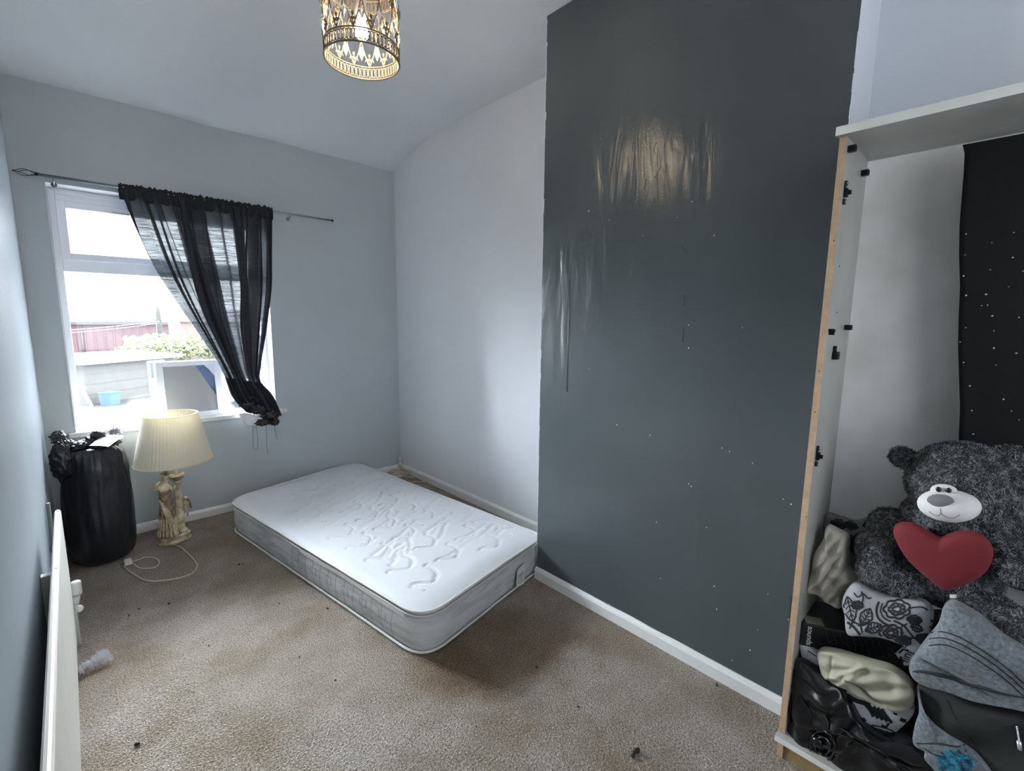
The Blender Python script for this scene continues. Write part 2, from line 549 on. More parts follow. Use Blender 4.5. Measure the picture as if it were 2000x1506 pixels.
for a_, c_ in ((.27, .38), (.44, .58)):
    b = MB(); b.box(a_, c_, YW - .0275, YW - .026, 2.091, 2.096); b.build('vent_slot', M['rod'], win)
b = MB(); b.box(OX0 - .0, OX1 + .0, YB - .002, YW + .002, OZ0 - .03, OZ0); b.box(OX0 - .03, OX1 + .07, YB - .035, YB - .001, OZ0 - .03, OZ0)
bevel(b.build('window_sill', M['white_gloss'], win), .004)

# ------------------------------------------------------------------ curtain rod and curtain
YR, ZR = 3.80, 2.222
t = thing('curtain_rod', 'thin grey metal curtain rod above the window with wire cage finial', 'curtain rod', (.75, YR, ZR))
b = MB(); b.tube([(-.045, YR, ZR + .002), (1.10, YR, ZR)], .0085, 10); b.build('rod', M['rod'], t, True)
b = MB(); b.tube([(.9, YR, ZR), (1.622, YR, ZR - .001)], .0065, 10); b.lathe([(.0075, 0), (.0075, .008)], (0, 0, 0), 10)
b = MB(); b.tube([(1.0, YR, ZR), (1.622, YR, ZR - .001)], .0068, 10); b.build('inner_rod', M['rod'], t, True)
b = MB(); b.tube([(1.61, YR, ZR - .001), (1.625, YR, ZR - .001)], .0085, 10); b.build('end_cap', M['black_metal'], t, True)
b = MB()
for k in range(4):
    a0 = k * PI / 2 + .4
    pts = []
    for i in range(15):
        s = i / 14; a = a0 + s * 1.6; rr = .019 * math.sin(PI * s) + .001
        pts.append((-.045 - s * .085, YR + rr * math.cos(a), ZR + .002 + rr * math.sin(a)))
    b.tube(pts, .0016, 6)
b.ball((-.135, YR, ZR + .002), .005, nu=10, nv=6); b.tube([(-.052, YR, ZR + .002), (-.04, YR, ZR + .002)], .0095, 10)
b.build('cage_finial', M['black_metal'], t, True)
for x_ in (.02, 1.30):
    b = MB(); b.tube([(x_, YB, ZR - .03), (x_, YB - .03, ZR - .03), (x_, YR, ZR - .012)], .004, 8); b.tube([(x_, YB, ZR - .03), (x_, YB - .006, ZR - .03)], .014, 12)
    b.build('bracket', M['rod'], t, True)

t = thing('curtain', 'sheer black curtain gathered on the rod and swept to the right sill corner', 'curtain', (.75, YR, .80))
LP = [(233, 368), (262, 440), (300, 520), (345, 590), (398, 668), (436, 728), (453, 774), (482, 806)]
RP = [(531, 414), (531, 480), (530, 560), (521, 640), (512, 700), (509, 742), (534, 775), (550, 812)]
YCU = 3.79
LW = [W(*p, 'y', YCU) for p in LP]; RW = [W(*p, 'y', YCU) for p in RP]


def pol(P_, v):
    x = v * (len(P_) - 1); i = min(int(x), len(P_) - 2); f = x - i
    p0 = P_[max(i - 1, 0)]; p1 = P_[i]; p2 = P_[i + 1]; p3 = P_[min(i + 2, len(P_) - 1)]
    return .5 * ((2 * p1) + (p2 - p0) * f + (2 * p0 - 5 * p1 + 4 * p2 - p3) * f * f + (3 * p1 - p0 - 3 * p2 + p3) * f ** 3)


def cur(u, v):
    a, c = pol(LW, v), pol(RW, v)
    big = 2.3 * math.sin(2 * PI * 2.6 * u + 3.6 + .5 * v) / (2 * PI * 2.6)
    big += 1.1 * math.sin(2 * PI * 6.3 * u + 1.2 + 1.5 * v) / (2 * PI * 6.3)
    n_ = 17
    amp = lerp(1.8, 3.6, v)
    fl = math.sin(2 * PI * n_ * u + 2.2 * math.sin(6 * u + 1) + 1.2 * v)
    ed = min(1, u * 14, (1 - u) * 14)
    g = u + ed * (big * min(1, .25 + v * 1.6) + amp * fl / (2 * PI * n_))
    g = max(0, min(1, g))
    p = a.lerp(c, g)
    wdt = (c - a).length
    dy = .016 * math.cos(2 * PI * n_ * u + 2.2 * math.sin(6 * u + 1) + 1.2 * v + .3) * min(1, .4 + wdt)
    dy += .018 * math.cos(2 * PI * 2.6 * u + 2.6 + .5 * v) * min(1, v * 2)
    return (p.x, p.y - .004 + dy * (1 if v > .04 else .3 + v * 17), p.z)


b = MB(); b.grid(cur, 420, 46)


def band(ua, ub, va, vb, dy, k0_, v0=0.02, v1=1.0, nf=5):
    # gathered swag of cloth doubled over itself: spans ua..ub of the width at the top, va..vb at the bottom
    def fn(u, v):
        vv = lerp(v0, v1, v)
        lo, hi = lerp(ua, va, vv ** 1.3), lerp(ub, vb, vv ** 1.3)
        a, c = pol(LW, vv), pol(RW, vv)
        g = lerp(lo, hi, u) + (hi - lo) * 1.5 * math.sin(2 * PI * nf * u + k0_ + vv * 1.3) / (2 * PI * nf)
        p = a.lerp(c, max(0, min(1, g)))
        return (p.x, p.y + dy + .009 * math.cos(2 * PI * nf * u + k0_ + vv), p.z)
    b.grid(fn, 90, 40)


for q_ in range(1):
    band(.30, .50, .22, .62, .020 + q_ * .008, q_ * 1.7)
    band(.125, .15, .09, .16, .012, .5, nf=2); band(.185, .20, .13, .19, .016, .9, nf=2); band(.60, .615, .66, .70, .014, .3, nf=2); band(.69, .715, .76, .82, .018, 1.1, nf=2); band(.90, .915, .90, .93, .012, 1.1, nf=2)
    band(.80, .88, .66, .97, .020 + q_ * .007, 1 + q_, nf=3)
    band(.955, 1.0, .93, 1.0, .010 + q_ * .006, .2, nf=2)
for q_ in range(4):
    band(.0, 1.0, .0, 1.0, -.012 + q_ * .009, q_ * 1.3, v0=.74, nf=9)
b.build('fabric', M['sheer'], t, True)
hl, hr = LW[0], RW[0]


def head(u, v):
    z0 = lerp(ZR - .070, ZR - .062, u) + .004 * nz((u * 30, 0, 8)); z1 = ZR + .026 + .014 * nz((u * 42, 0, 1)) + .010 * nz((u * 100, 4, 1))
    a = 2 * PI * v
    x = lerp(.302, 1.172, u) + .003 * nz((u * 60, v * 3, 5)) - (.0 if v < .5 else .0)
    zz = lerp(z0, z1, .5 + .5 * math.sin(a))
    th = .0125 + .006 * nz((u * 55, v * 2, 0)) + .004 * nz((u * 120, v * 4, 2))
    return (x, YR + th * math.cos(a), zz)


b = MB(); b.grid(head, 340, 12)
b.build('gathered_heading', M['curtain_head'], t, True)
# wadded end of the curtain resting on the sill corner
M['black_cloth'] = mat('black_woven_cloth', (.014, .016, .021), .7, bump=.002, bscale=90)


def crumple(b, c, r, amp=.25, freq=9, nu=40, nv=24, rot=None, seed=0):
    def fn(q, d):
        k = 1 + amp * (noise.turbulence(Vector(d) * freq * .3 + Vector((seed, 0, 0)), 3, True) - .6) + amp * .4 * abs(nz(d * freq + Vector((0, seed, 0))))
        return q * k
    b.ball(c, r, rot, nu, nv, fn)


b = MB()
pw = [W(480, 752, 'y', 3.82), W(498, 775, 'y', 3.82), W(520, 800, 'y', 3.81), W(532, 818, 'y', 3.80)]
crumple(b, W(527, 812, 'y', 3.80), (.062, .03, .06), .35, 9, seed=4)
crumple(b, W(512, 790, 'y', 3.83), (.06, .03, .05), .35, 9, seed=8)
b.build('wadded_hem', M['black_cloth'], t, True)


# ------------------------------------------------------------------ bin liner bundle with white paper on sill
M['liner'] = mat('black_polythene', (.010, .012, .017), .32, bump=.004, bscale=22, detail=5, spec=.6)
M['paper'] = mat('white_paper', (.75, .75, .78), .6, bump=.001, bscale=30)
sc_c = W(500, 808, 'y', 3.83)
t = thing('black_carrier_bundle', 'crumpled black plastic bundle hanging over the right end of the sill', 'plastic bag', (sc_c.x, 3.84, OZ0))


def slab(b, pts, ax, v, th, amp=.006, seed=0, K=5):
    """crumpled sheet solid: polygon of photo points on a plane, thickness th, wrinkled"""
    P3 = [W(x, y, ax, v) for x, y in pts]
    n = 48
    L = len(P3); loop = []
    for i in range(n):
        x = i / n * L; k = int(x); f = x - k
        loop.append(P3[k].lerp(P3[(k + 1) % L], f))
    c = sum(loop, Vector()) / n
    base = len(b.v)
    off = Vector((0, 0, 0)); off['xyz'.index(ax)] = 1
    for side in (-1, 1):
        for k in range(K + 1):
            s = k / K
            for p in loop:
                q = c.lerp(p, s)
                dd = th / 2 * side * (1 - s ** 3 * .85) + amp * nz((q.x * 40 + seed, q.y * 40, q.z * 40)) + amp * nz((q.x * 15, q.y * 15 + seed, q.z * 15)) * 2
                b.v.append(tuple(q + off * dd))
    for sd_ in range(2):
        o_ = base + sd_ * (K + 1) * n
        for k in range(K):
            for i in range(n):
                j = (i + 1) % n
                f = (o_ + k * n + i, o_ + (k + 1) * n + i, o_ + (k + 1) * n + j, o_ + k * n + j)
                b.f.append(f if sd_ else f[::-1])
    e0 = base + K * n; e1 = base + (K + 1) * n + K * n
    for i in range(n):
        j = (i + 1) % n
        b.f.append((e0 + i, e0 + j, e1 + j, e1 + i))


b = MB()
for (x, y, rx, rz, sd_) in ((484, 790, .055, .028, 1), (505, 800, .06, .035, 2), (530, 810, .05, .04, 3), (515, 824, .055, .026, 4), (536, 824, .032, .026, 5), (492, 776, .03, .014, 6)):
    crumple(b, W(x, y, 'y', 3.775), (rx, .026, rz), .75, 8, 44, 28, seed=sd_ * 2.7)
b.build('black_plastic', M['liner'], t, True)
b = MB(); slab(b, [(449, 786), (470, 776), (490, 771), (495, 780), (478, 786), (470, 800), (462, 800)], 'y', 3.835, .012, .005, 3)
slab(b, [(466, 808), (480, 806), (500, 812), (515, 818), (516, 828), (498, 832), (482, 832), (474, 824)], 'y', 3.785, .014, .005, 5)
b.build('white_tissue', M['paper'], t, True)
b = MB()
for (x0, y0, pts) in ((494, 830, [(494, 860), (495, 876), (500, 880), (504, 872), (503, 850), (499, 832)]), (520, 830, [(520, 845), (521, 868), (523, 886)]), (536, 832, [(538, 845), (541, 858)])):
    b.tube([W(x0, y0, 'y', 3.80)] + [W(x, y, 'y', 3.81) for x, y in pts], .0012, 5)
b.build('loose_threads', M['curtain_head'], t, True)

# ------------------------------------------------------------------ framed panel leaning on sill
M['panel_grey'] = mat('dull_grey_panel', (.30, .30, .32), .25, bump=.0003, bscale=60)
M['painted_reflection'] = mat('blue_black_painted_reflection', (.03, .05, .10), .3, col2=(.10, .16, .28), vscale=9)  # curtain reflection in the panel, painted on as flat colour
YP = 3.925
pTL, pTR, pBR = W(302, 708, 'y', YP + .03), W(427, 703, 'y', YP + .03), W(441, 808, 'y', YP)
x0, x1, z1 = pTL.x, (pTR.x + pBR.x) / 2, pTL.z
t = thing('framed_panel', 'small white framed grey panel standing on the sill against the window', 'framed panel', ((x0 + x1) / 2, YP, OZ0))
lean = .10


def pl(x, z, y=0):
    return (x, YP + (z - OZ0) * lean + y, z)


b = MB(); tk = .042
for (a0, a1, c0, c1) in ((x0, x0 + tk, OZ0, z1), (x1 - tk, x1, OZ0, z1), (x0 + tk, x1 - tk, z1 - tk * .8, z1), (x0 + tk, x1 - tk, OZ0, OZ0 + tk * .9)):
    b.hexa([pl(a0, c0, -.012), pl(a1, c0, -.012), pl(a1, c0, .012), pl(a0, c0, .012), pl(a0, c1, -.012), pl(a1, c1, -.012), pl(a1, c1, .012), pl(a0, c1, .012)])
bevel(b.build('frame', M['upvc'], t), .003)
ix0, ix1, iz0, iz1 = x0 + tk, x1 - tk, OZ0 + tk * .9, z1 - tk * .8
b = MB(); b.hexa([pl(ix0, iz0, -.004), pl(ix1, iz0, -.004), pl(ix1, iz0, .004), pl(ix0, iz0, .004), pl(ix0, iz1, -.004), pl(ix1, iz1, -.004), pl(ix1, iz1, .004), pl(ix0, iz1, .004)])
b.build('panel', M['panel_grey'], t)


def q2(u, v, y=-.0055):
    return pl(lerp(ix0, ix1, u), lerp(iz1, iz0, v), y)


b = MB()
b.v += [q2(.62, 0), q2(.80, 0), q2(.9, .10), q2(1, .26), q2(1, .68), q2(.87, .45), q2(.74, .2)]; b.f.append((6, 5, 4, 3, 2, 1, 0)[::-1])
b.build('painted_reflection', M['painted_reflection'], t)
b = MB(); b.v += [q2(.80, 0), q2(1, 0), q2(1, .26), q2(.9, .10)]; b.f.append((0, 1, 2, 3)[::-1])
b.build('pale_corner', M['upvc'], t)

# ------------------------------------------------------------------ tall black refuse sack
BX, BY = .045, 3.60
t = thing('refuse_sack', 'tall full black refuse sack standing in the corner beside the radiator', 'refuse sack', (BX, BY, 0))


def bagr(r, z, a):
    wr = .010 * nz((math.cos(a) * 3, math.sin(a) * 3, z * 3)) + .004 * nz((math.cos(a) * 9, math.sin(a) * 9, z * 7)) * min(1, z * 3 + .2)
    pleat = .003 * math.sin(a * 26 + 5 * nz((math.cos(a), math.sin(a), z * 3))) * max(0, (z - .48) / .2) ** 1.5
    sag = .010 * math.sin(z * 30 + 3 * math.cos(a * 2)) * max(0, min(1, (z - .4) * 4)) * .5
    return max(.001, r + (wr + pleat + sag) * min(1, r / .08))


prof_b = [(.02, .0), (.105, .002), (.13, .014), (.142, .04), (.152, .09), (.158, .16), (.161, .24), (.160, .32), (.158, .40), (.156, .46), (.154, .51), (.153, .55), (.150, .59), (.146, .62), (.14, .65), (.128, .675), (.112, .69), (.09, .695), (.06, .69), (.02, .688)]
pf = []
for i in range(len(prof_b) - 1):
    for k in range(4):
        pf.append((lerp(prof_b[i][0], prof_b[i + 1][0], k / 4), lerp(prof_b[i][1], prof_b[i + 1][1], k / 4)))
b = MB(); b.lathe(pf, (BX, BY, 0), 120, bagr)
b.build('sack', M['liner'], t, True)
# crumpled, tied mouth of the sack
b = MB()
for i, (dx, dy, z, rx, ry, rz) in enumerate([(-.11, -.02, .715, .05, .05, .035), (-.135, .02, .76, .035, .045, .04), (-.06, -.03, .71, .06, .05, .025), (.0, .02, .715, .05, .05, .03), (.035, -.05, .70, .05, .04, .02), (.03, .02, .745, .035, .035, .03), (.09, .02, .70, .05, .05, .022)]):
    crumple(b, (max(BX + dx, XL + rx + .012), BY + dy, z), (rx, ry, rz), .55, 7, 44, 26, seed=i * 3.1)
b.build('crumpled_mouth', M['liner'], t, True)
b = MB(); crumple(b, (-.085, 3.53, .64), (.055, .06, .11), .35, 8, 40, 26, seed=7)
b.build('slumped_fold', M['liner'], t, True)
b = MB()
p = [Vector(q) for q in ((.03, 3.49, .718), (.11, 3.475, .70), (.19, 3.60, .728), (.10, 3.63, .742))]
b.grid(lambda u, v: p[0].lerp(p[1], u).lerp(p[3].lerp(p[2], u), v) + Vector((0, 0, .006 * math.sin(u * 3) + .003 * nz((u * 4, v * 4, 0)))), 8, 8)
k0 = len(b.v); b.v += [(x, y, z - .0015) for x, y, z in b.v]; b.f += [tuple(k0 + i for i in f[::-1]) for f in list(b.f)]
tag(b.build('paper_sheet', M['paper'], None, True, loc=(.10, 3.55, .70)), 'white sheet of paper lying on top of the tall black sack', 'paper')
b = MB(); crumple(b, (.155, 3.66, .745), (.035, .025, .025), 1.0, 10, 36, 20, seed=21)
M['clearplastic'] = mat('greyish_clear_plastic', (.35, .36, .42), .12, bump=.004, bscale=40)
tag(b.build('plastic_wrapper', M['clearplastic'], None, True, loc=(.155, 3.66, .72)), 'crumpled pale plastic wrapper on top of the black sack by the sill', 'wrapper')

# ------------------------------------------------------------------ table lamp
M['shade'] = mat('cream_pleated_fabric', (.82, .76, .62), .8, bump=.0005, bscale=200, sheen=.2)
m_ = M['shade']; nt = m_.node_tree; bsn = nt.nodes['Principled BSDF']
tl = N(m_, 'ShaderNodeBsdfTranslucent'); tl.inputs[0].default_value = (.80, .74, .60, 1); ms = N(m_, 'ShaderNodeMixShader'); ms.inputs[0].default_value = .26
Lk(m_, bsn.outputs[0], ms.inputs[1]); Lk(m_, tl.outputs[0], ms.inputs[2]); Lk(m_, ms.outputs[0], nt.nodes['Material Output'].inputs[0])
M['ivory'] = mat('antiqued_ivory_resin', (.74, .65, .47), .45, bump=.001, bscale=60, col2=(.36, .26, .14), vscale=22)
M['ivory_dark'] = mat('brown_antiqued_resin', (.11, .07, .04), .5, bump=.002, bscale=60, col2=(.42, .32, .20), vscale=26)
LX, LY = .385, 3.575
t = thing('table_lamp', 'cream pleated table lamp with figure and column base standing on the carpet', 'lamp', (LX, LY, 0))
b = MB()
oval = [(.02, 0), (.088, 0), (.092, .004), (.092, .012), (.086, .016), (.086, .036), (.09, .040), (.09, .046), (.082, .050), (.078, .054), (.02, .056)]
b.lathe(oval, (LX, LY, 0), 48, sy=.72)
b.build('base', M['ivory'], t, True)
b = MB(); b.lathe([(.0875, 0), (.0895, .002), (.0875, .004)], (LX, LY, .0385), 48, sy=.72); b.lathe([(.0925, 0), (.0935, .002), (.0925, .003)], (LX, LY, .001), 48, sy=.72)
b.build('base_groove', M['ivory_dark'], t, True)
CX, CY = LX + .040, LY - .010
cz0, cz1 = .056, .40
b = MB()
cp = [(.01, 0), (.034, 0), (.036, .006), (.034, .012), (.029, .016), (.027, .022), (.0225, .03), (.021, .33), (.024, .336), (.024, .344), (.01, .346)]
b.lathe(cp, (CX, CY, cz0), 48, lambda r, z, a: r - (.0022 * (1 + math.cos(a * 12)) if .035 < z < .331 or (r < .0226 and r > .0205) else 0))
b.build('column', M['ivory'], t, True)
b = MB()
for s in (-1, 1):
    for f in (-1, 1):
        pts = []
        for i in range(22):
            a = i / 21 * 2.6 * PI; rr = .012 * (1 - i / 24)
            pts.append((CX + s * (.024 + rr * math.cos(a) * .9), CY + f * .020, cz1 + .016 + rr * math.sin(a)))
        b.tube(pts, .0034, 8)
b.ball((CX, CY - .022, cz1 + .016), (.014, .008, .014)); b.ball((CX, CY, cz1 + .010), (.026, .022, .014))
b.build('capital', M['ivory_dark'], t, True)
b = MB()
b.grid(lambda u, v: (CX + (u - .5) * .082, CY - .034 + v * .066, cz1 + .030 + .008 * abs(u - .5) * 2 + .002 * math.cos((u - .5) * 12)), 12, 4)
k0 = len(b.v); b.v += [(x, y, z + .008) for x, y, z in b.v]; b.f = [tuple(f[::-1]) for f in b.f] + [tuple(k0 + i for i in f) for f in b.f]
ring = [i for i in range(13)] + [13 * j + 12 for j in range(1, 5)] + [13 * 4 + i for i in range(11, -1, -1)] + [13 * j for j in range(3, 0, -1)]
for i in range(len(ring)):
    a, c = ring[i], ring[(i + 1) % len(ring)]; b.f.append((a, c, c + k0, a + k0))
b.build('abacus', M['ivory'], t)
b = MB(); b.tube([(CX, CY, cz1 + .03), (CX + .002, CY, .52)], .011, 16); b.tube([(CX + .002, CY, .52), (CX + .003, CY, .60)], .014, 16)
b.build('lamp_stem', M['ivory'], t, True)
# robed figure leaning on the column: one continuous skinned body with draped skirt
FX, FY = LX - .028, LY - .02
b = MB()
joints = [(FX + .002, FY, .27, .024), (FX + .004, FY, .32, .021), (FX + .0, FY, .365, .027), (FX + .004, FY + .002, .40, .013), (FX + .008, FY, .43, .023), (FX + .01, FY, .455, .019)]
sv = [Vector(j[:3]) for j in joints]; sr = [j[3] for j in joints]; se = [(0, 1), (1, 2), (2, 3), (3, 4), (4, 5)]


def chain(frm, pts):
    p_ = frm
    for x, y, z, r in pts:
        sv.append(Vector((x, y, z))); sr.append(r); se.append((p_, len(sv) - 1)); p_ = len(sv) - 1


chain(2, [(FX - .03, FY - .006, .378, .012), (FX - .058, FY - .012, .372, .010), (FX - .045, FY - .02, .402, .008), (FX - .018, FY - .018, .42, .007)])
chain(2, [(FX + .025, FY - .006, .375, .012), (FX + .040, FY - .026, .35, .009), (FX + .052, FY - .032, .38, .007)])
chain(0, [(FX - .006, FY, .2, .032), (FX - .002, FY, .12, .036), (FX, FY, .07, .042)])
me = bpy.data.meshes.new('figure'); me.from_pydata(sv, se, []); me.materials.append(M['ivory'])
fo = bpy.data.objects.new('figure', me); C.objects.link(fo); attach(fo, t)
sk = fo.modifiers.new('skin', 'SKIN')
for i, d in enumerate(me.skin_vertices[0].data):
    d.radius = (sr[i], sr[i]); d.use_root = (i == 0)
ss = fo.modifiers.new('sub', 'SUBSURF'); ss.levels = 2; ss.render_levels = 2
sk.use_smooth_shade = True


def robe(r, z, a):
    f = math.sin(a * 9 + z * 26 + 2 * math.sin(a * 2)) * .0035 + math.sin(a * 5 - z * 40) * .003
    return r + f * min(1, 1.4 - z * 2.5)


b = MB()
rp_ = []
for i in range(26):
    z = i / 25 * .30
    rp_.append((lerp(.055, .030, min(1, (z / .26) ** .7)) + (.012 if z < .05 else 0) * (1 - z / .05 if z < .05 else 0), .055 + z))
b.lathe(rp_, (FX, FY, 0), 64, robe, sy=.8)
b.build('robe', M['ivory_dark'], t, True)
b = MB()
for k in range(5):
    pts = []
    for i in range(12):
        s = i / 11
        pts.append((FX - .035 + k * .011 + s * .035, FY - .036 - .006 * math.sin(s * PI), .31 - s * (.17 + k * .012) - .02 * k))
    b.tube(pts, [.004 + .002 * math.sin(PI * i / 11) for i in range(12)], 8)
for k in range(9):
    a = -2.9 + k * .36
    pts = [(FX + (.04 + .022 * s) * math.cos(a), FY + (.036 + .018 * s) * math.sin(a), .17 - s * .11 + .004 * math.sin(k + s * 6)) for s in [i / 7 for i in range(8)]]
    b.tube(pts, .005, 8)
b.build('drapery_fold', M['ivory'], t, True)
b = MB()
for k in range(40):
    a = rnd.uniform(0, 2 * PI); th = rnd.uniform(0, 1.7)
    b.ball((FX + .009 + .021 * math.sin(th) * math.cos(a), FY + .004 + .021 * math.sin(th) * math.sin(a), .455 + .02 * math.cos(th)), .006, nu=8, nv=5)
b.build('hair', M['ivory_dark'], t, True)
# small winged child figure on the far side of the column
b = MB()
b.ball((CX + .038, CY + .01, .27), .012); b.ball((CX + .034, CY + .008, .24), (.012, .012, .022)); b.ball((CX + .03, CY + .004, .205), (.011, .011, .02)); b.tube([(CX + .028, CY - .004, .255), (CX + .046, CY - .008, .245), (CX + .05, CY - .006, .225)], .005, 8)
b.tube([(CX + .03, CY, .2), (CX + .044, CY - .004, .185), (CX + .04, CY, .15)], [.008, .007, .005], 8)
b.build('cherub', M['ivory'], t, True)
b = MB()
for k in range(5):
    b.ball((CX + .05 + k * .003, CY + .012, .255 - k * .013), (.016, .003, .006), Matrix.Rotation(.5 + k * .15, 3, 'Y'), 10, 6)
b.build('wing', M['ivory_dark'], t, True)
# shade
SX, SY, S0, S1 = .425, 3.575, .53, .835
NP = 60
SM = MB()


def shd(u, v, off):
    a = 2 * PI * u; s = v
    r = lerp(.208, .142, s) + .0022 * abs(math.sin(a * NP / 2)) * 1.0 + off
    return (SX + r * math.cos(a) + .004 * (s - .5), SY + r * math.sin(a), lerp(S0, S1, s))


SM.grid(lambda u, v: shd(u, v, 0), NP * 6, 10, True)
k0 = len(SM.v); fs = list(SM.f)
SM.v += [tuple(shd((i % (NP * 6)) / (NP * 6), (i // (NP * 6)) / 10, -.003)) for i in range(k0)]
SM.f += [tuple(k0 + i for i in f[::-1]) for f in fs]
SM.build('lamp_shade', M['shade'], t, True)
for (r, z) in ((.2095, S0), (.1445, S1)):
    b = MB()
    b.tube([(SX + r * math.cos(2 * PI * k / 72) + .004 * (-.5 if z == S0 else .5), SY + r * math.sin(2 * PI * k / 72), z) for k in range(72)], .0035, 8, True)
    b.build('rim_tape', M['shade'], t, True)
b = MB()
for k in range(3):
    a = k * 2 * PI / 3 + .3
    b.tube([(SX, SY, S1 - .03), (SX + .07 * math.cos(a), SY + .07 * math.sin(a), S1 - .028), (SX + .141 * math.cos(a), SY + .141 * math.sin(a), S1 - .005)], .0018, 6)
b.tube([(SX + .018 * math.cos(2 * PI * k / 20), SY + .018 * math.sin(2 * PI * k / 20), S1 - .03) for k in range(20)], .002, 6, True)
b.tube([(CX + .002, CY, .59), (SX - .004, SY, S1 - .03)], .006, 8)
b.build('shade_carrier', M['chrome'], t, True)
# cable and plug
M['flex'] = mat('cream_flex', (.55, .49, .38), .45)
M['white_plastic'] = mat('white_plastic', (.75, .74, .72), .35)
pc = [(338, 1064), (352, 1068), (366, 1080), (378, 1092), (385, 1103), (382, 1113), (372, 1121), (352, 1128), (325, 1133), (300, 1135), (280, 1132), (262, 1122), (248, 1112), (243, 1106), (250, 1101), (262, 1096), (285, 1090), (302, 1091), (311, 1098), (305, 1107), (290, 1110), (272, 1109), (262, 1102), (256, 1098)]
pts = [W(x, y, 'z', .005) for x, y in pc]
sm = []
for i in range(len(pts) - 1):
    for k in range(5):
        sm.append(pol(pts, (i + k / 5) / (len(pts) - 1)))
sm.append(pts[-1])
for i, p in enumerate(sm):
    sm[i] = Vector((p.x, p.y, .0045 + (.005 if 78 < i < 92 else 0)))
b = MB(); b.tube(sm, .0036, 8); b.build('flex', M['flex'], t, True)
pp = W(250, 1096, 'z', .02)
b = MB(); b.box(pp.x - .018, pp.x + .018, pp.y - .02, pp.y + .022, .001, .030); bevel(b.build('plug', M['white_plastic'], t), .006, 3)
b = MB()
for dx, dz in ((-.009, .012), (.009, .012), (0, .022)):
    b.box(pp.x - .035, pp.x - .017, pp.y + dx - .002, pp.y + dx + .002, dz - .003, dz + .003)
b.build('plug_pin', M['chrome'], t)

# ------------------------------------------------------------------ mattress
NC, LC, FC, RC = Vector((.975, 1.548, 0)), Vector((.690, 3.545, 0)), Vector((1.725, 3.775, 0)), Vector((1.905, 1.722, 0))
TH = .205
t = thing('mattress', 'bare white quilted single mattress lying askew on the carpet', 'mattress', (1.3, 2.65, 0))
M['tick'] = mat('white_quilted_ticking', (.57, .58, .615), .75, bump=.0006, bscale=260, sheen=.15)
m_ = mat('mattress_border_fabric', (.60, .61, .62), .75, bump=.0006, bscale=220)
nt = m_.node_tree; bs = nt.nodes['Principled BSDF']
tc = N(m_, 'ShaderNodeTexCoord'); mp = N(m_, 'ShaderNodeMapping'); mp.inputs['Scale'].default_value = (1, 1, 6)
n1 = N(m_, 'ShaderNodeTexNoise'); n1.inputs['Scale'].default_value = 6; n1.inputs['Detail'].default_value = 8
Lk(m_, tc.outputs['Object'], mp.inputs[0]); Lk(m_, mp.outputs[0], n1.inputs['Vector'])
rp = N(m_, 'ShaderNodeValToRGB'); rp.color_ramp.elements[0].position = .38; rp.color_ramp.elements[0].color = (.42, .44, .45, 1)
rp.color_ramp.elements[1].position = .56; rp.color_ramp.elements[1].color = (.58, .59, .60, 1)
Lk(m_, n1.outputs['Fac'], rp.inputs[0]); Lk(m_, rp.outputs[0], bs.inputs['Base Color'])
M['border'] = m_
M['piping'] = mat('off_white_piping', (.62, .61, .58), .6)


def outline(rad=.13, n=14, grow=0.0):
    P4 = [NC, RC, FC, LC]; res = []
    rads = [rad, .09, .13, .16]
    for i in range(4):
        p = P4[i]; a = (P4[i - 1] - p).normalized(); c = (P4[(i + 1) % 4] - p).normalized(); r = rads[i]
        s, e = p + a * r, p + c * r
        for k in range(n + 1):
            f = k / n
            res.append((s.lerp(p, f)).lerp(p.lerp(e, f), f))
    # densify
    out = []
    for i in range(len(res)):
        p, q = res[i], res[(i + 1) % len(res)]
        L_ = (q - p).length; K = max(1, int(L_ / .016))
        for k in range(K):
            out.append(p.lerp(q, k / K))
    c0 = sum(P4, Vector()) / 4
    if grow:
        o2 = []
        for i, p in enumerate(out):
            tn = (out[(i + 1) % len(out)] - out[i - 1]).normalized()
            o2.append(p + Vector((tn.y, -tn.x, 0)) * grow)
        out = o2
    return out


OL = outline()
n = len(OL)
nrm = []
for i in range(n):
    tn = (OL[(i + 1) % n] - OL[i - 1]).normalized(); nrm.append(Vector((tn.y, -tn.x, 0)))
cen = (NC + LC + FC + RC) / 4
# border (side walls)
b = MB(); K = 12
for k in range(K + 1):
    s = k / K; z = lerp(.008, TH - .006, s)
    bul = .012 * math.sin(PI * s)
    for i in range(n):
        p = OL[i] + nrm[i] * (bul - .006 + .003 * nz((OL[i].x * 6, OL[i].y * 6, z * 12)))
        b.v.append((p.x, p.y, z))
for k in range(K):
    for i in range(n):
        j = (i + 1) % n
        b.f.append((k * n + i, k * n + j, (k + 1) * n + j, (k + 1) * n + i))
b.f.append(tuple(reversed(range(n))))
b.build('border', M['border'], t, True)
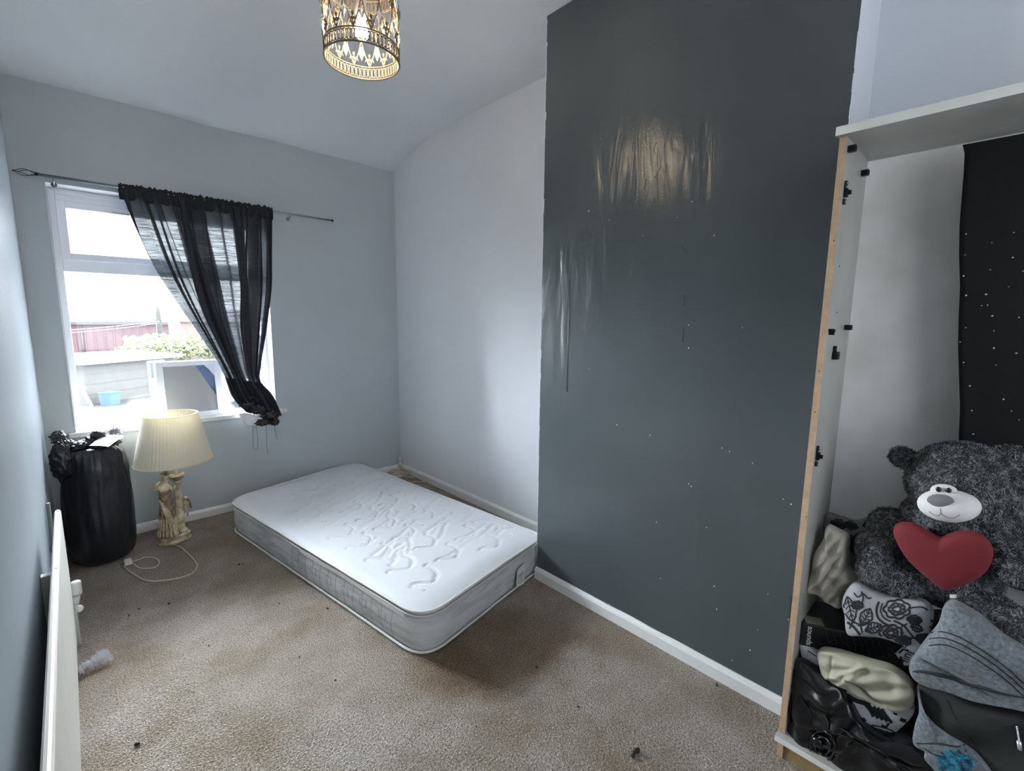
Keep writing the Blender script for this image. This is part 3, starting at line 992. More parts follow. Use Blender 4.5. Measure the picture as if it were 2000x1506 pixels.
# quilting: wavy stitched channels pressed into the top
AX = ((LC - NC).normalized() + (FC - RC).normalized()).normalized(); BX_ = Vector((AX.y, -AX.x, 0))
OG = NC.copy()
QL = []
for r in range(9):
    for c_ in range(4):
        sx = .19 + r * .185 + (.09 if c_ % 2 else 0); sy = .10 + c_ * .23
        pts = []
        if rnd.random() < .12:
            continue
        for i in range(10):
            f = i / 9
            pts.append((sx + .028 * math.sin(f * 2 * PI + .6), sy + f * .15))
        QL.append((pts, .0075, .007))
        pts = []
        for i in range(7):
            f = i / 6
            pts.append((sx + f * .12 + .03 * math.sin(f * PI), sy + .15 + f * .03 + .012 * math.sin(f * 2 * PI)))
        QL.append((pts, .0075, .007))
for k in range(60):
    sx = rnd.uniform(.25, 1.75); sy = rnd.uniform(.12, .85); L_ = rnd.uniform(.08, .26); an = rnd.gauss(1.15, .25)
    QL.append(([(sx + f / 6 * L_ * math.cos(an), sy + f / 6 * L_ * math.sin(an) + .01 * math.sin(f)) for f in range(7)], .012, rnd.uniform(.002, .006)))
cell = {}
for idx, (pts, wd, dp) in enumerate(QL):
    for i in range(len(pts) - 1):
        (xa, ya), (xb, yb) = pts[i], pts[i + 1]
        for cx in range(int((min(xa, xb) - .05) / .05), int((max(xa, xb) + .05) / .05) + 1):
            for cy in range(int((min(ya, yb) - .05) / .05), int((max(ya, yb) + .05) / .05) + 1):
                cell.setdefault((cx, cy), []).append((xa, ya, xb, yb, wd, dp))


def quilt(x, y):
    d = 0
    for (xa, ya, xb, yb, wd, dp) in cell.get((int(x / .05), int(y / .05)), ()):
        vx, vy = xb - xa, yb - ya; L2 = vx * vx + vy * vy
        tt = max(0, min(1, ((x - xa) * vx + (y - ya) * vy) / L2)) if L2 else 0
        dx, dy = x - xa - tt * vx, y - ya - tt * vy
        q = math.sqrt(dx * dx + dy * dy) / wd
        if q < 2.5:
            d = max(d, dp * (math.exp(-q * q) ))
    return d


b = MB(); KR = 150
for k in range(KR + 1):
    s = k / KR
    for i in range(n):
        p = cen.lerp(OL[i], s)
        rel = p - OG; x, y = rel.dot(AX), rel.dot(BX_)
        edge = min(1, (1 - s) * 9)
        z = TH - .004 + .014 * (1 - (1 - edge) ** 2) + edge * (.004 * nz((p.x * 5, p.y * 5, 0)) - quilt(x, y))
        b.v.append((p.x, p.y, z))
for k in range(KR):
    for i in range(n):
        j = (i + 1) % n
        b.f.append((k * n + i, (k + 1) * n + i, (k + 1) * n + j, k * n + j))
b.build('quilted_top', M['tick'], t, True)
for z, g in ((TH - .004, .004), (TH - .022, .0065), (.010, .003)):
    b = MB(); b.tube([OL[i] + nrm[i] * (g + .0015 * nz((OL[i].x * 8, OL[i].y * 8, z * 40))) + Vector((0, 0, z + .002 * nz((OL[i].x * 3, OL[i].y * 3, z * 70)))) for i in range(n)], .0062 if z != TH - .022 else .0035, 8, True)
    b.build('piping', M['piping'], t, True)
# care label on the near end, tape on the border, quilting ties
M['label'] = mat('printed_care_label', (.62, .62, .60), .6)
M['ink'] = mat('dark_print', (.03, .03, .04), .6)
near = (RC - NC).normalized(); nn = Vector((near.y, -near.x, 0))
c0 = W(975, 1140, 'x', NC.x + near.x * .60 + .03)
lb = NC + near * .66 + nn * .016


def lbp(u, v, o=0):
    return lb + near * (u * .075 - v * .03) + nn * (.004 + .016 * v + o) + Vector((0, 0, .125 - v * .085 + u * .012 - .02 * u * v))


b = MB(); b.grid(lambda u, v: lbp(u, v), 6, 8); k0 = len(b.v); b.v += [tuple(lbp((i % 7) / 6, (i // 7) / 8, .001)) for i in range(k0)]; b.f += [tuple(k0 + i for i in f[::-1]) for f in list(b.f)]
b.build('care_label', M['label'], t)
b = MB()
for k in range(7):
    v = .38 + k * .07; h = .018 if k == 0 else .008
    for j in range(5):
        u0 = .15 + j * .14 + rnd.uniform(0, .02)
        q_ = [lbp(u0, v, .0018), lbp(u0 + .11, v, .0018), lbp(u0 + .11, v + h * 2.6, .0018), lbp(u0, v + h * 2.6, .0018)]
        b0 = len(b.v); b.v += [tuple(x) for x in q_]; b.f.append((b0, b0 + 1, b0 + 2, b0 + 3))
b.build('care_label_print', M['ink'], t)['kind'] = 'stuff'
lft = (LC - NC).normalized(); ln = Vector((-lft.y, lft.x, 0))
if ln.x > 0:
    ln = -ln
M['grey_thread'] = mat('grey_blue_thread', (.25, .27, .31), .7)
b = MB()
for k in range(13):
    q = .20 + k * .075
    z0_, z1_ = .03, TH - .03
    pts = [NC + lft * (q + .004 * math.sin(i)) + ln * (.0065 + .012 * math.sin(PI * i / 6) - .003) + Vector((0, 0, lerp(z0_, z1_, i / 6))) for i in range(7)]
    b.tube(pts, .0009, 5)
for k in range(5):
    q = .24 + k * .15
    for (za, zb, qa, qb) in ((.09, .09, 0, .05), (.13, .13, 0, .05), (.09, .13, 0, 0), (.09, .13, .05, .05)):
        b.tube([NC + lft * (q + qa) + ln * .0155 + Vector((0, 0, za)), NC + lft * (q + qb) + ln * .0155 + Vector((0, 0, zb))], .0012, 5)
b.build('border_stitching', M['grey_thread'], t)['kind'] = 'stuff'
b = MB(); q0 = NC + lft * .10
b.grid(lambda u, v: NC + lft * (.11 + u * .9) + ln * (.0125 + .003 * math.sin(u * 9)) + Vector((0, 0, TH - .035 + v * .022 - .006 * (1 - u) ** 4)), 30, 2)
b.build('loose_tape', M['piping'], t)
b = MB(); crumple(b, W(803, 1258, 'z', .008), (.018, .014, .009), .9, 9, 20, 12, seed=3); b.build('frayed_wadding', M['paper'], t, True)
b = MB(); cl = LC
b.tube([LC + (NC - LC).normalized() * .26 + (FC - LC).normalized() * .02 + Vector((0, 0, TH + .007)), LC + (FC - LC).normalized() * .27 + (NC - LC).normalized() * .035 + Vector((0, 0, TH + .009))], .002, 6)
b.build('corner_seam', M['piping'], t, True)
# embossed motifs
b = MB()
for k in range(26):
    x = rnd.uniform(.15, 1.8); y = rnd.uniform(.08, .85); p = OG + AX * x + BX_ * y
    for j in range(3):
        a = rnd.uniform(0, PI); d = Vector((math.cos(a), math.sin(a), 0)) * .012
        o_ = Vector((rnd.uniform(-.012, .012), rnd.uniform(-.012, .012), TH + .0095))
        b.tube([p + o_ - d, p + o_ + Vector((d.y, -d.x, 0)) * .4, p + o_ + d], .0016, 5)
b.build('embroidered_motif', M['upvc'], t, True)['kind'] = 'stuff'

# ------------------------------------------------------------------ coiled cable in the far corner
t = thing('coiled_cable', 'loose coil of white cable on the floor in the far corner', 'cable', (1.98, 3.72, 0))
b = MB()
cc = W(778, 924, 'z', .01)
for k in range(6):
    pts = []
    cx, cy, r = cc.x + rnd.uniform(-.03, .03), cc.y - .02 + rnd.uniform(-.02, .015), rnd.uniform(.07, .11)
    for i in range(30):
        a = 2 * PI * i / 30
        pts.append((cx + r * math.cos(a) * 1.15, min(cy + r * math.sin(a) * .75, YB - .03), .006 + k * .005 + .004 * math.sin(a * 2 + k)))
    b.tube(pts, .0042, 8, True)
b.tube([(cc.x + .05, YB - .05, .05), (cc.x + .09, cc.y + .02, .03), (2.12, cc.y - .1, .012), (2.18, cc.y - .2, .008)], .004, 8)
b.build('cable_coil', M['flex'], t, True)
b = MB(); b.tube([W(790, 943, 'z', .006), W(815, 941, 'z', .01), W(833, 941, 'z', .006)], .004, 8); b.tube([W(833, 941, 'z', .006), W(838, 942, 'z', .006)], .007, 8); b.build('loose_cable_end', M['flex'], t, True)
b = MB(); p = W(817, 931, 'z', .012); b.tube([p, p + Vector((.012, -.03, 0))], .010, 10); b.build('socket_plug', M['black_metal'], t, True)
b = MB(); b.tube([(XA - .024, YB - .03, .005), (XA - .024, YB - .03, .12)], .011, 12); b.ball((XA - .024, YB - .03, .12), .018); b.box(XA - .04, XA - .008, YB - .045, YB - .016, .055, .08)
b.build('pipe_stub', M['cream_metal'], None, True, loc=(XA - .024, YB - .03, 0))
tag(bpy.data.objects['pipe_stub'], 'short painted pipe stub rising by the skirting in the far right corner', 'pipe')

# ------------------------------------------------------------------ radiator
RY0, RY1, RZ0, RZ1, RXF, RXB = .72, 2.62, .12, .65, -.086, -.106
t = thing('radiator', 'long cream panel radiator fixed along the left wall', 'radiator', (-.1, 1.7, RZ0))
b = MB()
prof_r = [(RXF - .004, RZ0), (RXF - .002, RZ1 - .03)]
# front pressed panel with rolled top
sec = [(RXB, RZ0), (RXF, RZ0), (RXF, RZ1 - .014), (RXF - .001, RZ1 - .006), (RXF - .005, RZ1 - .001), (RXF - .010, RZ1), (RXB + .004, RZ1 - .002), (RXB, RZ1 - .008)]
b.grid(lambda u, v: (sec[int(round(u * 8)) % 8][0], lerp(RY0, RY1, v), sec[int(round(u * 8)) % 8][1]), 8, 6, False)
k0 = 9
b.f.append(tuple(range(0, 8))); b.f.append(tuple(6 * 9 + i for i in reversed(range(8))))
o = b.build('panel', M['cream_metal'], t, clean=True)
b = MB()
for k in range(24):
    y = RY0 + .05 + k * (RY1 - RY0 - .1) / 23
    b.box(RXB - .010, RXB, y, y + .028, RZ0 + .04, RZ1 - .10)
bevel(b.build('convector_fin', M['cream_metal'], t), .003)
b.build
for y in (RY0 + .25, RY1 - .3):
    b = MB(); b.box(XL + .002, RXB - .008, y, y + .03, .2, .50); b.build('wall_bracket', M['cream_metal'], t)
b = MB(); b.tube([(RXF - .007, 2.0, RZ1 - .001), (RXF - .007, 2.0, RZ1 + .001)], .004, 8)
b.build('bleed_plug', M['chrome'], t, True)
b = MB()
b.tube([(RXF - .005, RY1, RZ0 + .05), (RXF - .003, RY1 + .05, RZ0 + .05)], .010, 12)
b.tube([(RXF + .0, RY1 + .05, .0), (RXF + .0, RY1 + .05, RZ0 + .07)], .008, 12)
b.build('supply_pipe', M['cream_metal'], t, True)
vp = W(147, 1160, 'y', 2.70)
b = MB(); b.lathe([(.006, -.034), (.017, -.032), (.019, -.02), (.019, .02), (.016, .03), (.006, .032)], (RXF + .013, 2.70, .255), 20, lambda r, z, a: r - (.0012 if math.cos(a * 10) > 0 and r > .015 else 0))
b.build('valve_cap', M['white_plastic'], t, True)
b = MB(); b.tube([(RXF + .0, 2.70, .16), (RXF + .013, 2.70, .225)], .012, 12); b.ball((RXF + .014, 2.66, .175), .016); b.build('valve_body', M['white_plastic'], t, True)
# wire bracket slot and cable dropping behind the radiator
b = MB(); b.tube([(XL + .012, 3.05, .0), (XL + .012, 3.05, .56)], .008, 10); b.box(XL, XL + .03, 3.02, 3.08, .325, .345)
tag(b.build('wall_pipe', M['grey_green'], None, True, loc=(XL + .012, 3.05, .0)), 'thin grey green pipe rising up the left wall behind the radiator', 'pipe')

# ------------------------------------------------------------------ clear plastic wrapper on the carpet
m_ = bpy.data.materials.new('clear_film'); m_.use_nodes = True
bs = m_.node_tree.nodes['Principled BSDF']; bs.inputs['Base Color'].default_value = (.9, .92, 1, 1); bs.inputs['Roughness'].default_value = .06
bs.inputs['Alpha'].default_value = .42
M['film'] = m_
b = MB()
pa, pb = W(152, 1318, 'z', 0), W(212, 1285, 'z', 0)
dv = (pb - pa); pv = Vector((-dv.y, dv.x, 0)).normalized()
b.grid(lambda u, v: pa + dv * u + pv * ((v - .5) * (.035 + .05 * u)) + Vector((0, 0, .004 + .022 * math.sin(PI * v) * (.4 + u) + .030 * abs(nz((u * 14, v * 8, 2))) + .014 * abs(nz((u * 30, v * 18, 6))))) + pv * (.02 * nz((u * 7, v * 2, 9))), 44, 22)
tag(b.build('film_wrapper', M['film'], None, False, loc=(pa.x, pa.y, 0)), 'crumpled clear plastic wrapper on the carpet beside the radiator', 'wrapper')

# crumbs of debris on the carpet
b = MB(); b.ball((0, 0, .004), (.007, .004, .004), None, 8, 5, lambda q, d: q * (1 + .4 * nz(d * 3)))
M['crumb'] = mat('dark_debris', (.03, .025, .02), .9)
cr = b.build('debris_crumb', M['crumb'], None, True)
tag(cr, 'tiny dark crumb of debris lying on the beige carpet', 'debris', 'dark crumbs scattered over the carpet')
spots = [(268, 1456), (252, 1203), (272, 1190), (408, 1262), (585, 1285), (474, 1103), (1130, 1382), (1236, 1478), (1243, 1470), (655, 1330), (700, 1180), (545, 1180), (930, 1420), (1048, 1305), (330, 1180), (1400, 1340), (640, 1190), (467, 1104)]
for i, (x, y) in enumerate(spots):
    o = cr if i == 0 else cr.copy()
    if i:
        C.objects.link(o)
    p = W(x, y, 'z', 0); o.location = (p.x, p.y, 0); s = rnd.uniform(.6, 1.3) * (1.6 if i in (7, 8) else 1)
    o.scale = (s, s, s); o.rotation_euler = (0, 0, rnd.uniform(0, 6))

# ------------------------------------------------------------------ ceiling pendant
DX, DY, DZ0, DZ1, DR = .829, 1.640, 2.335, 2.60, .125
t = thing('ceiling_pendant', 'openwork metal drum pendant with glass drops hanging from the ceiling, lit', 'lamp', (DX, DY, DZ0))
M['filigree'] = mat('antique_bronze_filigree', (.17, .13, .085), .45, metal=.35, bump=.0005, bscale=200)
m_ = bpy.data.materials.new('crystal'); m_.use_nodes = True
bs = m_.node_tree.nodes['Principled BSDF']; bs.inputs['Base Color'].default_value = (.95, .93, .95, 1); bs.inputs['Roughness'].default_value = .05
bs.inputs['Transmission Weight'].default_value = .85; bs.inputs['IOR'].default_value = 1.5
M['crystal'] = m_
m_ = bpy.data.materials.new('lit_bulb'); m_.use_nodes = True
bs = m_.node_tree.nodes['Principled BSDF']; bs.inputs['Base Color'].default_value = (1, .9, .7, 1)
bs.inputs['Emission Color'].default_value = (1, .80, .52, 1); bs.inputs['Emission Strength'].default_value = 140
M['bulb'] = m_


def cy(a, z, r=DR):
    return Vector((DX + r * math.cos(a), DY + r * math.sin(a), DZ0 + z))


NS = 14; HT = DZ1 - DZ0
for z, rr in ((.0, .0032), (.042, .0024), (HT, .0032), (HT - .042, .0022)):
    b = MB(); b.tube([cy(2 * PI * k / 96, z) for k in range(96)], rr, 6, True)
    b.build('hoop', M['filigree'], t, True)
for base_z in (.004, HT - .038):
    b = MB()
    for k in range(NS * 4):
        a = 2 * PI * k / (NS * 4)
        b.tube([cy(a + .042 * math.cos(q), base_z + .017 + .0165 * math.sin(q)) for q in [2 * PI * i / 12 for i in range(12)]], .0017, 5, True)
        b.ball(cy(a + PI / (NS * 4), base_z + .004), .0028, nu=6, nv=4); b.ball(cy(a + PI / (NS * 4), base_z + .030), .0028, nu=6, nv=4)
    b.build('oval_band', M['filigree'], t, True)['kind'] = 'stuff'
b = MB(); da = 2 * PI / NS
z0, z3 = .042, HT - .042; hh = (z3 - z0)
lev = [z0, z0 + hh / 2, z3]
for k in range(NS):
    a = k * da
    for (za, zb) in ((z0, z0 + hh / 2), (z0 + hh / 2, z3)):
        pass
    for s in (-1, 1):
        # lattice wires with a slight ogee
        b.tube([cy(a + s * da * 1.0 * f + s * .05 * math.sin(2 * PI * f) * .5, z0 + hh * f) for f in [i / 16 for i in range(17)]], .0022, 6)
b.build('lattice', M['filigree'], t, True)
b = MB()


def curl(a, z, s, up=1, R0=.0135):
    pts = []
    for i in range(14):
        q = i / 13; an = q * 2.2 * PI; r = R0 * (1 - .75 * q)
        pts.append(cy(a + s * (.075 + (r * math.cos(an)) / DR - .06), z + up * (.012 + r * math.sin(an))))
    b.tube(pts, .0021, 5)


for k in range(NS):
    for (a, z, up) in ((k * da + da / 2 * 0, z0, 1), (k * da, z3, -1), (k * da + da / 2, z0 + hh / 2, 1)):
        for s in (-1, 1):
            curl(a, z + up * .004, s, up)
        b.ball(cy(a, z + up * .038), (.005, .005, .008), nu=8, nv=5); b.ball(cy(a, z + up * .022), .0045, nu=8, nv=5)
        b.tube([cy(a, z + up * .004), cy(a, z + up * .03)], .0016, 5)
        for s in (-1, 1):
            b.ball(cy(a + s * .09, z + up * .03), .0035, nu=6, nv=4)
b.build('scrollwork', M['filigree'], t, True)['kind'] = 'stuff'
# faceted drops, one mesh shared
bm_ = MB()
hw, h1, h2, dp = .0125, .030, .020, .0055
bm_.v = [(0, 0, h2), (hw, 0, 0), (0, 0, -h1), (-hw, 0, 0), (0, dp, 0), (0, -dp, 0), (hw * .5, dp, 0), (-hw * .5, dp, 0), (hw * .5, -dp, 0), (-hw * .5, -dp, 0), (0, dp, h2 * .5), (0, -dp, h2 * .5), (0, dp, -h1 * .5), (0, -dp, -h1 * .5)]
bm_.f = [(0, 10, 6, 1), (1, 6, 12, 2), (2, 12, 7, 3), (3, 7, 10, 0), (10, 7, 12, 6), (0, 1, 8, 11), (1, 2, 13, 8), (2, 3, 9, 13), (3, 0, 11, 9), (11, 8, 13, 9)]
first = None
for row, zc in enumerate((z0 + hh * .28, z0 + hh * .76)):
    for k in range(NS):
        a = k * da + (da / 2 if row == 0 else 0)
        if first is None:
            first = bm_.build('crystal_drop', M['crystal']); o = first; o.parent = t
        else:
            o = first.copy(); C.objects.link(o); o.parent = t
        p = cy(a, zc, DR + .002)
        o.location = p - ORIG[t.name]; o.rotation_euler = (0, 0, a - PI / 2)
b = MB(); b.lathe([(.003, -.040), (.014, -.036), (.021, -.027), (.023, -.015), (.021, -.002), (.015, .014), (.012, .026), (.012, .030)], (DX, DY, 2.442), 24)
b.build('bulb', M['bulb'], t, True)
b = MB(); b.tube([(DX, DY, 2.464), (DX, DY, 2.53)], .019, 16); b.tube([(DX, DY, 2.53), (DX, DY, 2.60)], .012, 12)
b.build('lampholder', M['white_plastic'], t, True)
b = MB()
for k in range(3):
    a = k * 2 * PI / 3
    b.tube([(DX, DY, DZ1 - .03), cy(a, HT)], .002, 6)
b.tube([(DX + .022 * math.cos(2 * PI * k / 20), DY + .022 * math.sin(2 * PI * k / 20), DZ1 - .03) for k in range(20)], .002, 6, True)
b.build('spider', M['filigree'], t, True)
b = MB(); b.tube([(DX, DY, 2.59), (DX, DY, HF - .03)], .0035, 8); b.build('cord', M['white_plastic'], t, True)
b = MB(); b.lathe([(.01, -.03), (.03, -.028), (.045, -.01), (.048, 0)], (DX, DY, HF), 24); b.build('ceiling_rose', M['white_plastic'], t, True)


# ------------------------------------------------------------------ wardrobe carcass
WX0, WX1, WY1, WY0, WZB, WZT = 1.612, 1.895, .372, -.80, .072, 1.962
t = thing('open_wardrobe', 'doorless white wardrobe carcass with raw chipboard front edges beside the grey wall', 'wardrobe', (1.75, -.2, 0))
m_ = mat('white_melamine', (.43, .44, .42), .35, bump=.0004, bscale=50, var=.10, vscale=5, col2=(.36, .36, .325))
M['melamine'] = m_
M['edge_white'] = mat('white_edging_strip', (.72, .72, .68), .4, var=.1, vscale=14)
M['edge_wood'] = mat('raw_chipboard_edge', (.50, .34, .22), .7, bump=.001, bscale=120, var=.15, vscale=40)
M['plinth_wood'] = mat('yellowed_plinth_board', (.34, .24, .11), .6, bump=.0006, bscale=60, var=.2, vscale=15)
b = MB(); b.box(WX0, WX1, WY1 - .018, WY1, 0, WZT); b.build('side_panel', M['melamine'], t)
b = MB(); b.box(WX0 - .0015, WX0, WY1 - .018, WY1, .0, WZT); b.build('edge_strip', M['edge_wood'], t)
b = MB(); b.box(WX0 - .022, WX1 + .01, WY0 - .018, WY1 + .006, WZT, WZT + .024); bevel(b.build('top_board', M['melamine'], t), .0015)
b = MB(); b.box(WX0 - .0235, WX0 - .022, WY0 - .018, WY1 + .006, WZT + .0005, WZT + .0235); b.build('front_edging', M['edge_white'], t)
b = MB(); b.box(WX0 - .0275, WX0 - .026, WY0, WY1 + .004, WZB, WZB + .018); b.build('front_edging', M['edge_white'], t)
b = MB(); b.box(WX0 - .026, WX1, WY0, WY1 + .004, WZB, WZB + .018); b.build('base_board', M['melamine'], t)
b = MB(); b.box(WX0 + .004, WX0 + .02, WY0, WY1 - .02, 0, WZB); b.build('plinth', M['plinth_wood'], t)
b = MB(); b.box(WX0, WX1, WY0 - .018, WY0, 0, WZT); b.build('side_panel', M['melamine'], t)
yf = WY1 - .018
for (px_, py_) in ((1636, 367), (1580, 900), (1541, 1335)):
    p = W(px_, py_, 'y', yf); x, z = max(p.x, WX0 + .022), p.z
    b = MB(); b.box(x - .006, x + .010, yf - .010, yf, z - .012, z + .012); b.box(x - .002, x + .006, yf - .018, yf - .008, z - .006, z + .006)
    for s in (-1, 1):
        b.tube([(x, yf - .002, z + s * .018), (x, yf - .002, z + s * .032)], .006, 10)
        b.box(x - .007, x + .007, yf - .004, yf, z + s * .012 - .004, z + s * .03)
    bevel(b.build('hinge_plate', M['black_metal'], t), .0015)
    for s in (-1, 1):
        b = MB(); b.tube([(x, yf - .006, z + s * .026), (x, yf - .009, z + s * .026)], .0045, 10)
        b.build('hinge_screw', M['chrome'], t, True)
for (px_, py_) in ((1651, 275), (1690, 338), (1657, 640)):
    p = W(px_, py_, 'y', yf - .01); x = max(WX0 + .018, min(p.x, WX1 - .002))
    b = MB(); b.box(x - .010, x + .010, yf - .020, yf, p.z - .008, p.z + .009); bevel(b.build('shelf_peg', M['black_metal'], t), .003)
p = W(1612, 648, 'y', yf - .004); p.x = max(p.x, WX0 + .022)
b = MB(); b.v = [(p.x - .012, yf - .0, p.z + .008), (p.x + .014, yf, p.z + .006), (p.x - .002, yf, p.z - .010), (p.x - .012, yf - .014, p.z + .008), (p.x + .014, yf - .014, p.z + .006), (p.x - .002, yf - .014, p.z - .010)]
b.f = [(0, 1, 2), (5, 4, 3), (0, 3, 4, 1), (1, 4, 5, 2), (2, 5, 3, 0)]
b.build('broken_clip', M['black_metal'], t)
p = W(1631, 692, 'y', yf - .006)
b = MB(); b.box(p.x - .013, p.x + .015, yf - .016, yf, p.z - .016, p.z + .008); b.box(p.x - .008, p.x + .0, yf - .010, yf, p.z + .008, p.z + .026)
bevel(b.build('latch_block', M['black_metal'], t), .002)
for (px_, py_) in ((1629, 470), (1635, 610), (1600, 725), (1592, 805), (1640, 520), (1575, 1010), (1600, 1120)):
    p = W(px_, py_, 'y', yf - .001); b = MB(); b.tube([(p.x, yf - .0012, p.z), (p.x, yf + .0, p.z)], .0025, 8)
    b.build('screw_hole', M['black_metal'], t)

# black sequinned cloth pinned over the wall behind the wardrobe
XCL = 1.93
t = thing('sequinned_cloth', 'black cloth dotted with silver sequins hanging behind the teddy bear', 'cloth', (XCL, -.3, .1))
eg = [(1880, 283), (1884, 300), (1882, 340), (1877, 400), (1874, 440), (1873, 500), (1875, 560), (1872, 620), (1871, 680), (1873, 740), (1875, 800), (1872, 860), (1872, 930)]
EW = [W(x, y, 'x', XCL) for x, y in eg]
M['matt_black'] = mat('matt_black_cloth', (.004, .004, .005), .9, bump=.001, bscale=150)


def clo(u, v):
    e = pol(EW, min(1, v * 1.0))
    y = lerp(e.y, -.85, u); z = lerp(EW[0].z - .002, .1, v) if v < 0 else lerp(EW[0].z, EW[-1].z - .3, v)
    # edge follows height
    zz = max(min(z, EW[0].z), EW[-1].z)
    k = 0
    for i in range(len(EW) - 1):
        if EW[i].z >= zz >= EW[i + 1].z:
            f = (EW[i].z - zz) / (EW[i].z - EW[i + 1].z); e = EW[i].lerp(EW[i + 1], f)
    y = lerp(e.y, -.85, u)
    return (XCL + .008 * math.sin(u * 22 + z * 1.5) * min(1, v * 8) * (.3 + u), y, z)


b = MB(); b.grid(clo, 60, 50)
k0 = len(b.v); b.v += [(x + .004, y, z) for x, y, z in b.v]; b.f += [tuple(k0 + i for i in f[::-1]) for f in list(b.f)]
for j in range(50):
    a, c = j * 61, (j + 1) * 61
    b.f.append((a, c, c + k0, a + k0))
b.build('cloth', M['matt_black'], t, True)
M['sequin'] = mat('silver_sequin', (.8, .82, .85), .2, metal=.6)
b = MB()
for (x, y) in ((1980, 454), (1937, 474), (1885, 498), (1887, 457), (1934, 527), (1882, 539), (1887, 577), (1917, 597), (1929, 596), (1978, 503), (1941, 646), (1941, 680), (1882, 708), (1945, 713), (1894, 754), (1898, 802), (1901, 848), (1926, 575), (1938, 617), (1990, 620), (1970, 560), (1985, 690), (1960, 780), (1990, 820), (1875, 668), (1886, 640)):
    p = W(x, y, 'x', XCL - .012); s = rnd.uniform(.0014, .0027)
    b.ball(p, (.001, s, s), nu=8, nv=5)
for k in range(150):
    y, z = rnd.uniform(-.82, -.02), rnd.uniform(.95, 1.75); s = rnd.uniform(.0014, .0027)
    b.ball((XCL - .012, y, z), (.001, s, s), nu=8, nv=5)
o = b.build('sequin', M['sequin'], t); o['kind'] = 'stuff'

# ------------------------------------------------------------------ soft things in the wardrobe
CM = {}


def sm_loop(P3, n):
    L = len(P3); out = []
    for i in range(n):
        x = i / n * L; k = int(x) % L; f = x - int(x)
        p0, p1, p2, p3 = P3[k - 1], P3[k], P3[(k + 1) % L], P3[(k + 2) % L]
        out.append(.5 * ((2 * p1) + (p2 - p0) * f + (2 * p0 - 5 * p1 + 4 * p2 - p3) * f * f + (3 * p1 - p0 - 3 * p2 + p3) * f ** 3))
    return out


def puffy(name, px, xp, T, Tb, mt, parent=None, fold=None, amp=.006, fs=18, seed=0, n=110, K=26, pw=.55, tilt=(0, 0)):
    """a stuffed or folded cloth solid: plan outline on the plane x = xp, bulging T to the front and Tb to the back.
    fold(y,z) adds height; tilt shears the plane in depth with y and z"""
    P3 = [W(x, y, 'x', xp) for x, y in px]
    lp = sm_loop(P3, n)
    c = sum(lp, Vector()) / n
    b = MB()

    def dep(q):
        return (q.y - c.y) * tilt[0] + (q.z - c.z) * tilt[1]
    for side in (-1, 1):
        for k in range(K + 1):
            th = k / K * PI / 2; s = math.sin(th); h = math.cos(th) ** pw
            for i, p in enumerate(lp):
                q = c.lerp(p, s)
                x = xp + dep(q) + side * (T if side < 0 else Tb) * h
                if side < 0:
                    d = amp * (noise.noise(Vector((q.y * fs + seed, q.z * fs, seed))) + .6 * abs(noise.noise(Vector((q.y * fs * .6 + q.z * fs, seed, q.z * fs * .4)))))
                    if fold:
                        d += fold(q.y - c.y, q.z - c.z)
                    x -= d * (1 - s ** 6)
                b.v.append((x, q.y, q.z))
    for sd_ in range(2):
        o_ = sd_ * (K + 1) * n
        for k in range(K):
            for i in range(n):
                j = (i + 1) % n
                f = (o_ + k * n + i, o_ + (k + 1) * n + i, o_ + (k + 1) * n + j, o_ + k * n + j)
                b.f.append(f if sd_ else f[::-1])
    o = b.build(name, mt, parent, True)
    tree = BVHTree.FromPolygons([Vector(v) for v in b.v], b.f)
    return o, tree, c, lp


def ribbons(tree, strokes, name, mt, parent, off=.0008, x_from=1.2):
    """flat print: each stroke (list of photo points, width in px at ends) laid on the surface below it"""
    b = MB()
    for pts, wd in strokes:
        # resample
        rs = []
        for i in range(len(pts) - 1):
            (xa, ya), (xb, yb) = pts[i], pts[i + 1]
            K = max(1, int(math.hypot(xb - xa, yb - ya) / 3))
            for k in range(K):
                rs.append((lerp(xa, xb, k / K), lerp(ya, yb, k / K)))
        rs.append(pts[-1])
        prev = None
        for i, (x, y) in enumerate(rs):
            a = rs[max(0, i - 1)]; c_ = rs[min(len(rs) - 1, i + 1)]
            dx, dy = c_[0] - a[0], c_[1] - a[1]; L_ = math.hypot(dx, dy) or 1
            wv = wd if not callable(wd) else wd(i / max(1, len(rs) - 1))
            nx, ny = -dy / L_ * wv / 2, dx / L_ * wv / 2
            pr = []
            for s in (-1, 1):
                d = ray(x + s * nx, y + s * ny)
                h = tree.ray_cast(CAM, d.normalized())
                pr.append(h[0] + h[1].normalized() * off * (1 if h[1].dot(d) < 0 else -1) if h[0] is not None else None)
            if prev and all(q is not None for q in prev + pr) and (prev[0] - pr[0]).length < .03:
                k0 = len(b.v); b.v += [tuple(prev[0]), tuple(prev[1]), tuple(pr[1]), tuple(pr[0])]; b.f.append((k0, k0 + 1, k0 + 2, k0 + 3))
            prev = pr
    if b.f:
        o = b.build(name, mt, parent)
        return o


